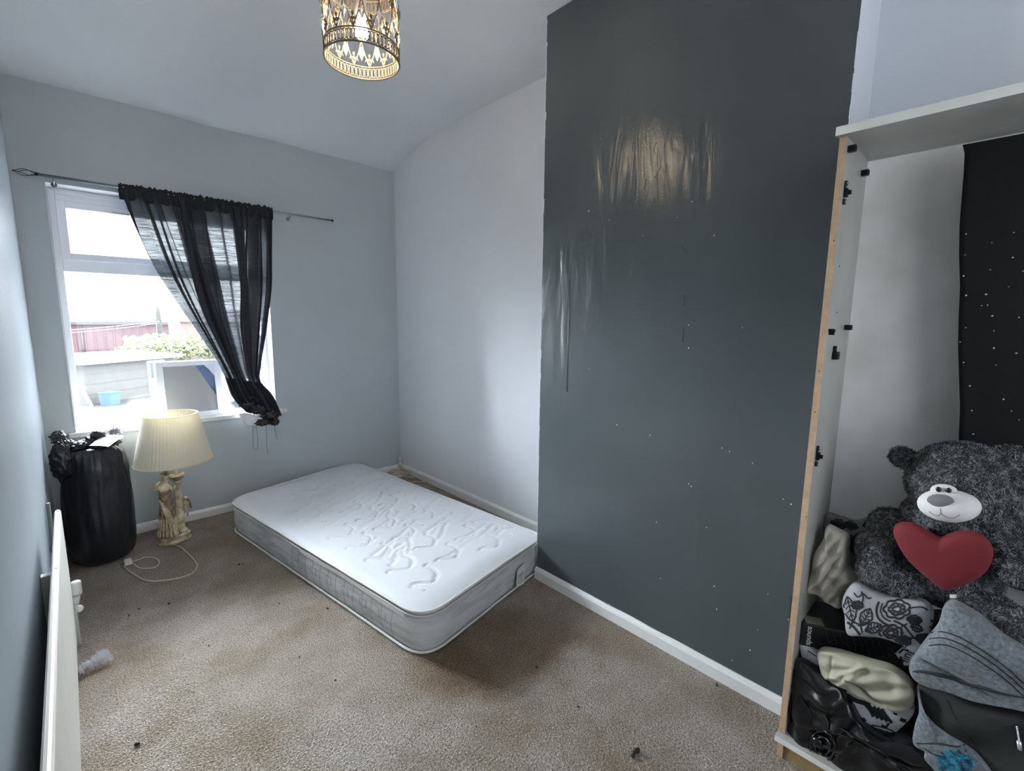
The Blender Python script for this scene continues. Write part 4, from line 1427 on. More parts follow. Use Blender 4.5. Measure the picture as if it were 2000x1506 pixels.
def leaf(cx, cy, L_, wd, an, filled=False):
    out = []
    ca, sa = math.cos(an), math.sin(an)

    def q(u, v):
        return (cx + u * ca - v * sa, cy + u * sa + v * ca)
    for s in (-1, 1):
        out.append(([q(L_ * i / 10, s * wd * math.sin(PI * i / 10) * (1 + .12 * math.sin(i * 2.6))) for i in range(11)], 2.4))
    out.append(([q(L_ * i / 4, 0) for i in range(5)], 1.8))
    if filled:
        for s in (-1, 1):
            for k in range(1, 6):
                out.append(([q(L_ * k / 7, 0), q(L_ * (k + 1) / 7, s * wd * .75 * math.sin(PI * (k + 1) / 7))], 4.2))
    else:
        for s in (-1, 1):
            for k in range(1, 5):
                out.append(([q(L_ * k / 6, 0), q(L_ * (k + .8) / 6, s * wd * .7 * math.sin(PI * (k + .8) / 6))], 1.5))
    return out


def flower(cx, cy, r, sq=.7, an=0):
    out = []
    for ring, k in ((1, 7), (.62, 5), (.3, 3)):
        out.append(([(cx + r * ring * (1 + .22 * abs(math.sin(k * a / 2))) * math.cos(a), cy + sq * r * ring * (1 + .22 * abs(math.sin(k * a / 2))) * math.sin(a)) for a in [2 * PI * i / 36 for i in range(37)]], 3.2))
    for i in range(9):
        a = i * 2 * PI / 9
        out.append(([(cx + r * .35 * math.cos(a), cy + sq * r * .35 * math.sin(a)), (cx + r * .8 * math.cos(a), cy + sq * r * .8 * math.sin(a))], 2.6))
    return out


def curve2(pts, wd):
    P_ = [Vector((x, y, 0)) for x, y in pts]
    return ([tuple(pol(P_, i / 20)[:2]) for i in range(21)], wd)


M['print_black'] = mat('black_fabric_print', (.010, .010, .013), .75)
M['grey_linen'] = mat('grey_white_linen', (.34, .35, .37), .85, bump=.0006, bscale=300, var=.15, vscale=90)
M['dull_linen'] = mat('dull_grey_linen', (.20, .20, .20), .85, bump=.0006, bscale=300)
M['white_cotton'] = mat('white_cotton', (.62, .63, .68), .8, bump=.0006, bscale=200)
M['cream_cotton'] = mat('cream_cotton', (.55, .51, .43), .8, bump=.0008, bscale=60, var=.08, vscale=10)
M['khaki_cotton'] = mat('pale_khaki_cotton', (.42, .40, .31), .8, bump=.0006, bscale=90, var=.2, vscale=9)
M['leather'] = mat('shiny_black_leatherette', (.007, .007, .008), .2, bump=.003, bscale=14, detail=3)
M['marl'] = mat('blue_grey_marl_fleece', (.19, .215, .24), .95, bump=.003, bscale=160, var=.45, vscale=110, sheen=.2)
M['dark_knit'] = mat('dark_jacket_lining', (.013, .016, .016), .8, bump=.003, bscale=30)
M['sequin_blue'] = mat('turquoise_sequins', (.08, .45, .62), .18, metal=.6, col2=(.02, .06, .12), vscale=90)

# dark heap filling the bottom of the wardrobe
t = thing('dark_clothes_heap', 'dark heap of clothes filling the bottom of the wardrobe under the bear', 'clothes', (1.82, -.1, WZB + .018))
b = MB()
for i, (y, z, ry, rz, rx) in enumerate([(.19, .245, .13, .14, .10), (.02, .25, .16, .15, .10), (-.2, .25, .2, .15, .10), (.17, .46, .13, .11, .10), (-.05, .45, .17, .13, .10), (-.3, .47, .2, .15, .10)]):
    crumple(b, (1.90, y, z), (rx, ry, rz), .12, 9, 48, 30, seed=i * 2)
b.build('heap', M['matt_black'], t, True)

# 1 floral cloth at the back
o, tr1, c, lp = puffy('floral_cloth', [(1612, 1005), (1640, 1010), (1672, 1018), (1712, 1006), (1722, 1030), (1700, 1062), (1690, 1110), (1655, 1110), (1625, 1090), (1610, 1050)], 1.84, .02, .05, M['dull_linen'], None, amp=.012, seed=4)
t = thing('floral_cloth_top', 'dim floral printed cloth crumpled behind the cream shirt by the side panel', 'cloth', (1.84, .25, .6)); o.name = 'cloth'; attach(o, t)
st = leaf(1622, 1018, 34, 9, .35, True) + leaf(1648, 1022, 30, 8, .3, True) + leaf(1685, 1028, 34, 7, -.5, True) + leaf(1640, 1045, 42, 10, .5, True) + leaf(1650, 1072, 30, 9, -.3, True) + leaf(1664, 1060, 30, 9, -.6, True) + flower(1680, 1072, 15)
ribbons(tr1, st, 'floral_print', M['print_black'], t)

# 2 cream shirt
o, tr2, c, lp = puffy('cloth', [(1616, 1027), (1636, 1035), (1656, 1048), (1657, 1080), (1658, 1110), (1674, 1136), (1655, 1146), (1646, 1160), (1643, 1186), (1620, 1176), (1598, 1160), (1578, 1155), (1580, 1135), (1586, 1110), (1590, 1082), (1603, 1062), (1612, 1045)], 1.735, .035, .06, M['cream_cotton'], None,
                       fold=lambda y, z: .017 * abs(math.sin(z * 42 + y * 50 + 2 * math.sin(y * 30))) + .006 * math.sin(y * 90 - z * 20), amp=.014, fs=26, seed=9, n=140, K=34)
t = thing('cream_shirt', 'crumpled cream cotton shirt pushed against the wardrobe side panel', 'shirt', (1.735, .27, .55)); attach(o, t)
# 3 floral cushion
o, tr3, c, lp = puffy('cushion_body', [(1672, 1138), (1700, 1152), (1740, 1168), (1780, 1170), (1812, 1180), (1824, 1200), (1818, 1235), (1810, 1270), (1795, 1276), (1760, 1256), (1720, 1243), (1680, 1240), (1655, 1236), (1650, 1200), (1645, 1175), (1655, 1150)], 1.66, .035, .07, M['grey_linen'], None, amp=.004, seed=3, pw=.7)
t = thing('floral_cushion', 'pale grey cushion with black floral print wedged under the teddy bear', 'cushion', (1.68, .15, .40)); attach(o, t)
st = []
st += leaf(1655, 1165, 52, 12, 1.35) + leaf(1683, 1222, 38, 12, -1.1) + leaf(1770, 1208, 32, 9, .15, True) + leaf(1778, 1222, 26, 7, .35) + leaf(1690, 1232, 34, 10, -.35) + leaf(1790, 1240, 28, 9, .6, True)
st += flower(1752, 1190, 22) + flower(1740, 1236, 19) + flower(1675, 1182, 9) + flower(1765, 1252, 12)
st += [curve2([(1683, 1155), (1686, 1170), (1680, 1182)], 2.4), curve2([(1668, 1158), (1676, 1166), (1686, 1160), (1694, 1168), (1702, 1168)], 2.4),
       curve2([(1717, 1175), (1712, 1190), (1716, 1208), (1732, 1220), (1744, 1222)], 3.4), curve2([(1724, 1178), (1720, 1192), (1726, 1206), (1740, 1214)], 2.2),
       curve2([(1655, 1215), (1668, 1225), (1680, 1240)], 3.5), curve2([(1660, 1228), (1666, 1216), (1680, 1222), (1684, 1236)], 2.5),
       curve2([(1700, 1210), (1690, 1218), (1676, 1222)], 2), curve2([(1745, 1212), (1765, 1222), (1780, 1240), (1798, 1256)], 2.8), curve2([(1768, 1196), (1778, 1188), (1800, 1186), (1812, 1192)], 2.2),
       curve2([(1765, 1238), (1760, 1226), (1772, 1218)], 2.2), curve2([(1806, 1262), (1796, 1248), (1806, 1238), (1818, 1244)], 2.5), curve2([(1815, 1226), (1822, 1220), (1818, 1210)], 3)]
for k in range(8):
    st.append(curve2([(1757, 1256), (1752 + k * 6 - 10, 1246 - abs(k - 4) * 0), (1742 + k * 8, 1244)], 1.6))
st = [(p_, w_ * 1.35) for p_, w_ in st]
ribbons(tr3, st, 'floral_print', M['print_black'], t)

# 4 black box, turned a little in the wardrobe
zt = W(1568, 1217, 'x', 1.67).z
a_, b_ = W(1567, 1217, 'z', zt), W(1800, 1263, 'z', zt)
dvec = (b_ - a_).normalized(); inn = Vector((-dvec.y, dvec.x, 0))
if inn.x < 0:
    inn = -inn
inn.z = 0
hB = .078
a_.y = min(a_.y, WY1 - .022)
dn = Vector((0, 0, -hB))
t = thing('black_box', 'flat black cardboard box with a pale five-sided logo under the floral cushion', 'box', (a_ + b_) / 2 + dn)
M['box_black'] = mat('black_printed_card', (.007, .0075, .008), .4, bump=.0004, bscale=40)
b = MB(); D_ = inn * .16
b.hexa([a_ + dn, b_ + dn, b_ + dn + D_, a_ + dn + D_, a_, b_, b_ + D_, a_ + D_]); bevel(b.build('carton', M['box_black'], t), .002)
M['box_grey'] = mat('charcoal_box_print', (.05, .052, .052), .4)
M['logo_pale'] = mat('pale_logo_print', (.80, .80, .80), .5)
M['tan_label'] = mat('tan_paper_label', (.26, .235, .185), .6)
Lb = (b_ - a_).length


def bf(u, v, o=.0012):   # front face of the box, u along, v down
    return a_ + dvec * (u * Lb) - inn * o + Vector((0, 0, -hB * v))


b = MB()
for k in range(10):
    u0 = .22 + k * .055; v0, v1 = (.12, .45) if k % 3 else (.2, .6)
    for (p, q_) in (((u0, v0), (u0 + .022, v1)), ((u0 + .022, v1), (u0 + .05, v1 + .02))):
        b.tube([bf(*p), bf(*q_)], .0009, 4)
    b.tube([bf(u0 + .03, .55), bf(u0 + .055, .92)], .0009, 4)
b.tube([bf(.2, .05), bf(.92, .06)], .0012, 4); b.tube([bf(.9, .06), bf(.97, .2), bf(.98, .5)], .0012, 4)
b.build('box_pattern', M['box_grey'], t)
lg = [(.80, .50), (.85, .16), (.935, .22), (.955, .86), (.885, .94)]
b = MB(); b.v = [tuple(bf(u, v, .0015)) for u, v in lg]; b.f = [(0, 1, 2, 3, 4)]
b.build('logo_plate', M['logo_pale'], t)


def text(s, size, mt, parent, org, xd, yd, name, ext=.0004):
    cu = bpy.data.curves.new(name, 'FONT'); cu.body = s; cu.size = size; cu.extrude = ext; cu.align_x = 'CENTER'; cu.align_y = 'CENTER'
    tmp = bpy.data.objects.new(name + '_tmp', cu); C.objects.link(tmp)
    dg = bpy.context.evaluated_depsgraph_get(); me = bpy.data.meshes.new_from_object(tmp.evaluated_get(dg))
    bpy.data.objects.remove(tmp)
    xd = xd.normalized(); yd = (yd - xd * yd.dot(xd)).normalized(); zd = xd.cross(yd)
    mm = Matrix((xd, yd, zd)).transposed().to_4x4(); mm.translation = org
    me.transform(mm); me.materials.clear(); me.materials.append(mt)
    o = bpy.data.objects.new(name, me); C.objects.link(o); attach(o, parent)
    return o


upv = Vector((0, 0, 1))
text('Mind', .034, M['print_black'], t, bf(.888, .58, .002), upv * .9 + dvec * .2, -dvec, 'logo_lettering', .0003)
b = MB()
for p, q_ in (((.83, .45), (.86, .25)), ((.86, .25), (.90, .30)), ((.84, .6), (.875, .78))):
    b.tube([bf(*p, .002), bf(*q_, .002)], .002, 5)
b.build('logo_mark', M['print_black'], t)
text('sounds', .024, M['logo_pale'], t, bf(.075, .5, .002), -upv, dvec, 'end_lettering', .0003)
ta, tb = a_ + dvec * .012, a_ + dvec * .065
b = MB(); b.v = [tuple(q + Vector((0, 0, .001))) for q in (ta + inn * .003, tb + inn * .003, tb + inn * .05, ta + inn * .05)]; b.f = [(0, 1, 2, 3)]
b.build('tan_label', M['tan_label'], t)

# 5 black and white leaf print fabric
o, tr5, c, lp = puffy('cloth', [(1563, 1258), (1580, 1262), (1600, 1275), (1640, 1290), (1700, 1330), (1760, 1370), (1786, 1385), (1776, 1405), (1755, 1425), (1737, 1442), (1705, 1432), (1688, 1415), (1672, 1388), (1655, 1368), (1630, 1345), (1608, 1330), (1588, 1310), (1570, 1290)], 1.685, .02, .06, M['white_cotton'], None, amp=.006, seed=6)
t = thing('leaf_print_fabric', 'white fabric with bold black leaf print hanging below the pale khaki trousers', 'fabric', (1.685, .2, .25)); attach(o, t)
st = [curve2([(1572, 1278), (1590, 1290), (1600, 1300)], 20), curve2([(1586, 1284), (1596, 1290), (1606, 1296)], 22),
      curve2([(1588, 1312), (1604, 1318), (1622, 1322)], 9), curve2([(1600, 1300), (1615, 1312), (1630, 1316)], 4), curve2([(1596, 1306), (1610, 1318), (1626, 1326)], 3),
      curve2([(1612, 1332), (1626, 1334), (1640, 1344)], 9), curve2([(1622, 1326), (1640, 1338), (1654, 1350)], 4),
      curve2([(1655, 1358), (1672, 1368), (1700, 1376)], 9), curve2([(1690, 1404), (1680, 1410), (1676, 1402), (1682, 1420), (1692, 1416)], 9),
      curve2([(1696, 1424), (1716, 1424), (1738, 1434)], 3), curve2([(1702, 1416), (1722, 1420), (1744, 1428), (1742, 1438)], 2.5)]
for k in range(5):
    st.append(curve2([(1690 + k * 8, 1376 + k * 2), (1700 + k * 8, 1388 + k * 3), (1706 + k * 9, 1400 + k * 3)], 6))
for k in range(4):
    st.append(curve2([(1700 + k * 10, 1428), (1706 + k * 9, 1434), (1716 + k * 8, 1437)], 7))
st += [curve2([(1722, 1416), (1730, 1420), (1736, 1412)], 5), curve2([(1758, 1404), (1768, 1408), (1780, 1404)], 7), curve2([(1745, 1392), (1752, 1396)], 4)]
ribbons(tr5, st, 'leaf_print', M['print_black'], t)

# 6 khaki folded trousers
o, tr6, c, lp = puffy('cloth', [(1598, 1272), (1625, 1274), (1660, 1284), (1700, 1296), (1740, 1308), (1768, 1326), (1786, 1350), (1784, 1375), (1765, 1388), (1740, 1386), (1715, 1376), (1690, 1366), (1660, 1348), (1630, 1334), (1608, 1320), (1600, 1295)], 1.645, .018, .06, M['khaki_cotton'], None,
                       fold=lambda y, z: -.018 * math.exp(-((z + .026 - y * .40) / .005) ** 2) * (1 if y < .04 else 0) + .010 * math.exp(-((y - .035 + z * .5) / .009) ** 2) + .008 * math.exp(-((y - .055 + z * .9) / .006) ** 2) - .006 * math.exp(-((y - .085) / .003) ** 2) + .007 * math.exp(-((z + .045 - y * .40) / .008) ** 2) + .004 * math.sin(y * 70 + z * 130), amp=.012, fs=22, seed=12, n=140, K=40, pw=.4)
t = thing('khaki_trousers', 'folded pale khaki trousers squashed between black box and leaf print fabric', 'trousers', (1.65, .2, .3)); attach(o, t)
b = MB()
b.tube([W(x, y, 'x', 1.600) for x, y in ((1690, 1342), (1705, 1348), (1725, 1360), (1745, 1372))], .0012, 5)
# 7 black leather bag
lo_px = [(1556, 1290), (1580, 1296), (1610, 1318), (1640, 1342), (1664, 1378), (1690, 1418), (1735, 1440), (1790, 1452), (1840, 1490), (1850, 1540), (1760, 1560), (1680, 1530), (1620, 1500), (1575, 1470), (1540, 1442), (1540, 1400), (1546, 1340)]


def lf(y, z):
    return .012 * abs(math.sin((y * 26 + z * 38) + 3 * noise.noise(Vector((y * 9, z * 9, 0))))) + .007 * math.sin(y * 55 - z * 18)


o, tr7, c, lp = puffy('bag_body', lo_px, 1.645, .030, .05, M['leather'], None, fold=lf, amp=.010, fs=20, seed=15, n=170, K=44, pw=.6)
t = thing('leather_handbag', 'slumped shiny black leather bag at the bottom front of the wardrobe', 'bag', (1.64, .15, WZB + .018)); attach(o, t)
M['zip_metal'] = mat('dull_steel_trim', (.18, .19, .21), .3, metal=.9)
b = MB()


def onto(tree, x, y, off=.003):
    d = ray(x, y).normalized(); h = tree.ray_cast(CAM, d)
    return (h[0] - d * off) if h[0] is not None else W(x, y, 'x', 1.62)


for pts, r in (([(1622, 1430), (1650, 1438), (1690, 1458), (1730, 1485), (1760, 1506)], .0035), ([(1640, 1422), (1670, 1440), (1710, 1462), (1750, 1490), (1780, 1510)], .003), ([(1582, 1372), (1600, 1390), (1612, 1402), (1617, 1424)], .003), ([(1562, 1360), (1576, 1380), (1583, 1398), (1580, 1415)], .0025), ([(1544, 1352), (1540, 1380), (1542, 1412)], .003)):
    P_ = [onto(tr7, x, y) for x, y in pts]
    b.tube([pol(P_, i / 24) for i in range(25)], r, 6)
b.build('piped_seam', M['leather'], t, True)
b = MB()
cb = onto(tr7, 1606, 1455, .008)
for k in range(2):
    pts = []
    for i in range(24):
        a = 2 * PI * i / 24
        pts.append(onto(tr7, 1606 + (24 - k * 9) * math.cos(a), 1458 + (30 - k * 12) * math.sin(a), .006 + k * .004))
    b.tube(pts, .0035, 6, True)
b.ball(onto(tr7, 1596, 1450, .012), (.010, .016, .016), nu=16, nv=10)
b.build('strap_ring', M['leather'], t, True)
b = MB(); P_ = [onto(tr7, x, y, .004) for x, y in ((1655, 1434), (1660, 1437), (1666, 1440))]; b.tube(P_, .0035, 6); b.build('metal_stud', M['zip_metal'], t, True); b = MB(); b.tube([onto(tr7, x, y, .005) for x, y in ((1590, 1468), (1608, 1478), (1622, 1478))], .0018, 5)
b.build('metal_stud', M['zip_metal'], t, True)

# 8 grey marl hooded jacket: upper body, dark inside, lower flap
t = thing('marl_hoodie', 'blue grey marl hooded jacket slung over the wardrobe front under the bear', 'jacket', (1.62, -.05, .2))
up = [(1776, 1300), (1788, 1280), (1806, 1255), (1830, 1225), (1842, 1190), (1860, 1180), (1900, 1200), (1960, 1240), (2030, 1280), (2090, 1330), (2090, 1400), (2030, 1392), (1960, 1378), (1900, 1366), (1850, 1348), (1810, 1338), (1784, 1322)]
o, tr8, c, lp = puffy('hood', up, 1.60, .035, .09, M['marl'], t, fold=lambda y, z: .010 * math.sin(y * 9 + z * 16) - .020 * math.exp(-((z + .052 - (y) * .22) / .007) ** 2), amp=.006, fs=10, seed=20, n=150, K=38)
b = MB()
for dy in (0, 12, 25):
    P_ = [onto(tr8, x, y + dy, .0008) for x, y in ((1815, 1236), (1840, 1234), (1870, 1243), (1905, 1262), (1940, 1285), (1975, 1312), (2000, 1335), (2040, 1362))]
    b.tube([pol(P_, i / 40) for i in range(41)], .0016, 5)
b.build('stitched_seam', M['print_black'], t, True)
b = MB()
P_ = [onto(tr8, x, y, .0005) for x, y in ((1782, 1312), (1800, 1311), (1830, 1317), (1870, 1328), (1915, 1342), (1960, 1355), (2020, 1366))]
b.tube([pol(P_, i / 30) for i in range(31)], [.0055 * math.sin(PI * (i + 2) / 34) for i in range(31)], 8)
b.build('hood_opening', M['dark_knit'], t, True)
dk = [(1792, 1338), (1830, 1345), (1870, 1355), (1930, 1372), (2000, 1382), (2090, 1395), (2090, 1560), (1960, 1560), (1925, 1500), (1890, 1470), (1850, 1440), (1815, 1420), (1800, 1390)]
o, tr9, c, lp = puffy('dark_lining', dk, 1.635, .03, .06, M['dark_knit'], t, fold=lambda y, z: .008 * math.sin(y * 30 + z * 30), amp=.01, fs=12, seed=23, n=120, K=26)
lw = [(1793, 1350), (1799, 1378), (1810, 1400), (1850, 1430), (1892, 1462), (1925, 1492), (1950, 1530), (1940, 1560), (1850, 1560), (1830, 1510), (1806, 1480), (1806, 1465), (1784, 1450), (1786, 1420), (1795, 1390)]
o, tr10, c, lp = puffy('sleeve', lw, 1.605, .02, .05, M['marl'], t, amp=.008, fs=14, seed=26, n=120, K=26)
b = MB()
for pts in ([(1790, 1452), (1830, 1452), (1870, 1458), (1884, 1454)], [(1806, 1462), (1820, 1472), (1834, 1476)], [(1848, 1366), (1860, 1392), (1885, 1425), (1912, 1456)]):
    P_ = [onto(tr10 if pts[0][0] < 1840 else tr9, x, y, .0006) for x, y in pts]
    b.tube([pol(P_, i / 20) for i in range(21)], .0016, 5)
b.build('cuff_seam', M['dark_knit'], t, True)
b = MB()
for k in range(260):
    x = rnd.gauss(1865, 18); y = rnd.gauss(1490, 13)
    if (x - 1865) ** 2 / 38 ** 2 + (y - 1490) ** 2 / 30 ** 2 > 1:
        continue
    p = onto(tr10, x, y, .002); a = rnd.uniform(0, PI)
    b.ball(p, (.002, .0065, .0022), Matrix.Rotation(a, 3, 'X'), 6, 4)
o = b.build('sequin_cluster', M['sequin_blue'], t); o['kind'] = 'stuff'
b = MB()
for k in range(12):
    b.ball(onto(tr9, 1986 + k * .5, 1420 + k * 3, .003), .0022, nu=6, nv=4)
b.tube([onto(tr9, 1990, 1448, .004), onto(tr9, 1992, 1464, .004)], .0045, 8)
b.build('zip', M['sequin'], t, True)

# ------------------------------------------------------------------ teddy bear
HX = 1.765
hc = W(1875, 945, 'x', HX)
t = thing('teddy_bear', 'large grey plush teddy bear with white muzzle hugging a red heart', 'teddy bear', (1.78, hc.y, .55))
M['plush'] = mat('charcoal_plush', (.045, .05, .055), .95, bump=.004, bscale=110, var=.6, vscale=70)
M['muzzle'] = mat('white_velour', (.66, .63, .64), .85, bump=.0006, bscale=200, sheen=.3)
M['nose'] = mat('grey_velvet', (.16, .165, .165), .8, sheen=.3)
M['eye'] = mat('glossy_black_eye', (.006, .006, .006), .08)
M['heart'] = mat('red_velour', (.15, .007, .012), .8, bump=.0004, bscale=200, sheen=.04)
tot = MB()
blobs = []


def bl(px, py, x, rw, rh, rd, an=0):
    """rw across, rh tall, rd deep (metres), rolled by an"""
    c_ = W(px, py, 'x', x)
    blobs.append((c_, (rd, rw, rh), Matrix.Rotation(an, 3, 'X')))
    return c_


bl(1878, 946, HX, .122, .118, .115, 0)          # head
bl(1848, 1010, HX + .005, .10, .055, .10)       # cheeks
bl(1925, 1005, HX + .005, .085, .055, .09)
bl(1763, 893, HX + .03, .034, .034, .022, 0)    # ears
bl(1972, 896, HX + .035, .044, .038, .024, 0)
bl(1850, 1100, HX + .02, .125, .13, .10)        # body
bl(1735, 1030, HX - .02, .052, .060, .055)      # left arm, upper
bl(1712, 1072, HX - .05, .052, .060, .055)
bl(1722, 1115, HX - .06, .062, .052, .065)      # left leg / paw
bl(1760, 1130, HX - .05, .062, .050, .07)
bl(1930, 1060, HX - .02, .06, .05, .055)        # right arm
bl(1985, 1075, HX - .05, .055, .045, .05)
bl(1985, 1112, HX - .09, .052, .042, .045)
bl(1930, 1200, HX - .06, .080, .055, .07)       # right leg and foot
bl(1985, 1235, HX - .09, .085, .060, .07)
for c_, r, rot in blobs:
    tot.ball(c_, r, rot, 36, 24)
o = tot.build('body', M['plush'], t, True)
rm = o.modifiers.new('remesh', 'REMESH'); rm.mode = 'VOXEL'; rm.voxel_size = .0055; rm.use_smooth_shade = True
smo = o.modifiers.new('smooth', 'SMOOTH'); smo.factor = .6; smo.iterations = 8
# plush tufts: short curled fibres over the whole body
dg = bpy.context.evaluated_depsgraph_get()
ev = bpy.data.meshes.new_from_object(o.evaluated_get(dg))
ev.calc_loop_triangles()
mp_t = BVHTree.FromPolygons([v.co for v in ev.vertices], [tuple(p_.vertices) for p_ in ev.polygons])
areas = []; acc = 0
tris = ev.loop_triangles
for tr_ in tris:
    acc += tr_.area; areas.append(acc)
import bisect
b = MB()
for k in range(52000):
    r = rnd.uniform(0, acc); tr_ = tris[min(bisect.bisect(areas, r), len(tris) - 1)]
    a, c_, d = [ev.vertices[i].co for i in tr_.vertices]
    u, v = rnd.random(), rnd.random()
    if u + v > 1:
        u, v = 1 - u, 1 - v
    p = a + (c_ - a) * u + (d - a) * v; nn_ = tr_.normal
    if nn_.x > .45:
        continue
    tg = Vector((nz(p, 40), nz(p + Vector((7, 0, 0)), 40), nz(p + Vector((0, 9, 0)), 40) - .25))
    tg = (tg - nn_ * tg.dot(nn_)) * 2.2 + Vector((rnd.gauss(0, .4), rnd.gauss(0, .4), rnd.gauss(0, .4)))
    L_ = rnd.uniform(.006, .011)
    dr = (nn_ * .8 + tg).normalized(); sd = dr.cross(nn_ + Vector((.01, .02, 0))).normalized() * .0011
    q = p - nn_ * .001
    mid = q + dr * L_ * .6; tip = mid + (dr * .4 + tg * .5 - nn_ * .1) * L_ * .5
    k0 = len(b.v)
    b.v += [tuple(q - sd), tuple(q + sd), tuple(mid + sd), tuple(mid - sd), tuple(tip)]
    b.f += [(k0, k0 + 1, k0 + 2, k0 + 3), (k0 + 3, k0 + 2, k0 + 4)]
M['fibre'] = mat('charcoal_plush_fibre', (.215, .235, .25), .9, var=.85, vscale=75, sheen=.05)
f_ = b.build('plush_fur', M['fibre'], t); f_['kind'] = 'stuff'
# face
fc = W(1852, 986, 'x', HX - .118)
rot = Matrix.Rotation(R_(-14), 3, 'X')
b = MB(); b.ball(fc, (.052, .063, .044), rot, 40, 26, lambda q, d: Vector((q.x, q.y, q.z * (1.0 if d.z < 0 else .92)))); b.build('muzzle', M['muzzle'], t, True)
mz = BVHTree.FromPolygons([Vector(v) for v in b.v], b.f)


def mzp(x, y, off=.001):
    d = ray(x, y).normalized(); h = mz.ray_cast(CAM, d)
    return (h[0] - d * off) if h[0] is not None else W(x, y, 'x', HX - .14)


b = MB(); e1 = W(1843, 958, 'x', HX - .120); b.ball(e1, (.014, .027, .017), rot, 24, 16); b.build('eye_patch', M['muzzle'], t, True)
for x, y in ((1833, 956), (1853, 958)):
    p = W(x, y, 'x', HX - .136); b = MB(); b.ball(p, (.005, .0058, .0072), None, 18, 12); b.build('eye', M['eye'], t, True)
b = MB(); pn = mzp(1837, 979, -.002); b.ball(pn, (.011, .027, .019), rot, 28, 18, lambda q, d: Vector((q.x, q.y * (1 - .35 * max(0, -d.z)), q.z))); b.build('nose', M['nose'], t, True)
b = MB()
for pts in ([(1837, 993), (1838, 1003)], [(1838, 1003), (1832, 1007), (1822, 1005), (1815, 999)], [(1838, 1003), (1848, 1010), (1860, 1012), (1870, 1009), (1875, 1005)]):
    P_ = [mzp(x, y) for x, y in pts]
    b.tube([pol(P_, i / 12) for i in range(13)], .0009, 5)
b.build('stitched_mouth', M['nose'], t, True)
# heart cushion
hp = [(1745, 1035), (1750, 1024), (1768, 1020), (1790, 1025), (1812, 1038), (1832, 1048), (1843, 1048), (1860, 1041), (1885, 1037), (1910, 1041), (1930, 1055), (1940, 1075), (1936, 1100), (1920, 1122), (1890, 1140), (1860, 1150), (1845, 1151), (1826, 1140), (1800, 1118), (1775, 1095), (1758, 1070), (1748, 1050)]
puffy('heart', hp, HX - .12, .028, .03, M['heart'], t, amp=.0015, fs=10, seed=1, pw=.75, n=160, K=24)
b = MB(); b.grid(lambda u, v: W(1855 + u * 13, 1161 + v * 7, 'x', HX - .10) + Vector((-.002 * math.sin(u * 3), 0, 0)), 4, 3); k0 = len(b.v); b.v += [(x + .001, y, z) for x, y, z in b.v]; b.f += [tuple(k0 + i for i in f[::-1]) for f in list(b.f)]
b.build('sewn_label', M['label'], t)

# ------------------------------------------------------------------ outside the window
GZ = -2.8
M['ground'] = mat('yard_paving', (.045, .048, .052), .9, var=.2, vscale=1)
b = MB(); b.box(-40, 60, 4.3, 90, GZ - .2, GZ); struct(b.build('ground', M['ground']))
M['brick_red'] = mat('faded_red_cladding', (.125, .068, .078), .7, var=.15, vscale=1.2)
M['concrete'] = mat('grey_rendered_block', (.115, .112, .108), .9, bump=.01, bscale=12, var=.12, vscale=3)
M['roof_white'] = mat('white_roof_felt', (.78, .78, .80), .7)
M['roof_grey'] = mat('grey_roof_sheet', (.05, .05, .055), .6)
M['pale_brick'] = mat('pale_brick', (.17, .13, .12), .85, var=.2, vscale=3)
M['leafm'] = mat('yellow_green_leaves', (.15, .18, .08), .7, col2=(.26, .27, .16), vscale=3)  # yellowish green leaf colour, varied at random
M['bark'] = mat('grey_bark', (.20, .17, .14), .9)
M['blue_glass'] = mat('dark_blue_pane', (.05, .08, .12), .25)
M['bin_blue'] = mat('blue_plastic', (.07, .12, .17), .5)
M['pole_wood'] = mat('weathered_pole', (.035, .033, .03), .8)
# red clad building
q0, q1 = W(60, 634, 'y', 52), W(352, 634, 'y', 52)
t = thing('red_building', 'long red clad building with a low grey roof beyond the yards', 'building', ((q0.x + q1.x) / 2, 56, GZ))
b = MB(); b.box(q0.x - 6, q1.x, 52, 62, GZ, q0.z); b.build('wall', M['brick_red'], t)
b = MB(); b.box(q0.x - 6.3, q1.x + .25, 51.6, 62.4, q0.z, q0.z + .26); b.build('roof', M['roof_grey'], t)
b = MB()
x = q0.x - 6
while x < q1.x:
    b.box(x, x + .08, 51.93, 52, GZ, q0.z); x += .6
o = b.build('cladding_rib', M['brick_red'], t); o['kind'] = 'stuff'
b = MB(); xr = W(163, 680, 'y', 51.9).x; b.tube([(xr, 51.85, GZ), (xr, 51.85, q0.z)], .07, 8); b.build('downpipe', M['roof_grey'], t, True)
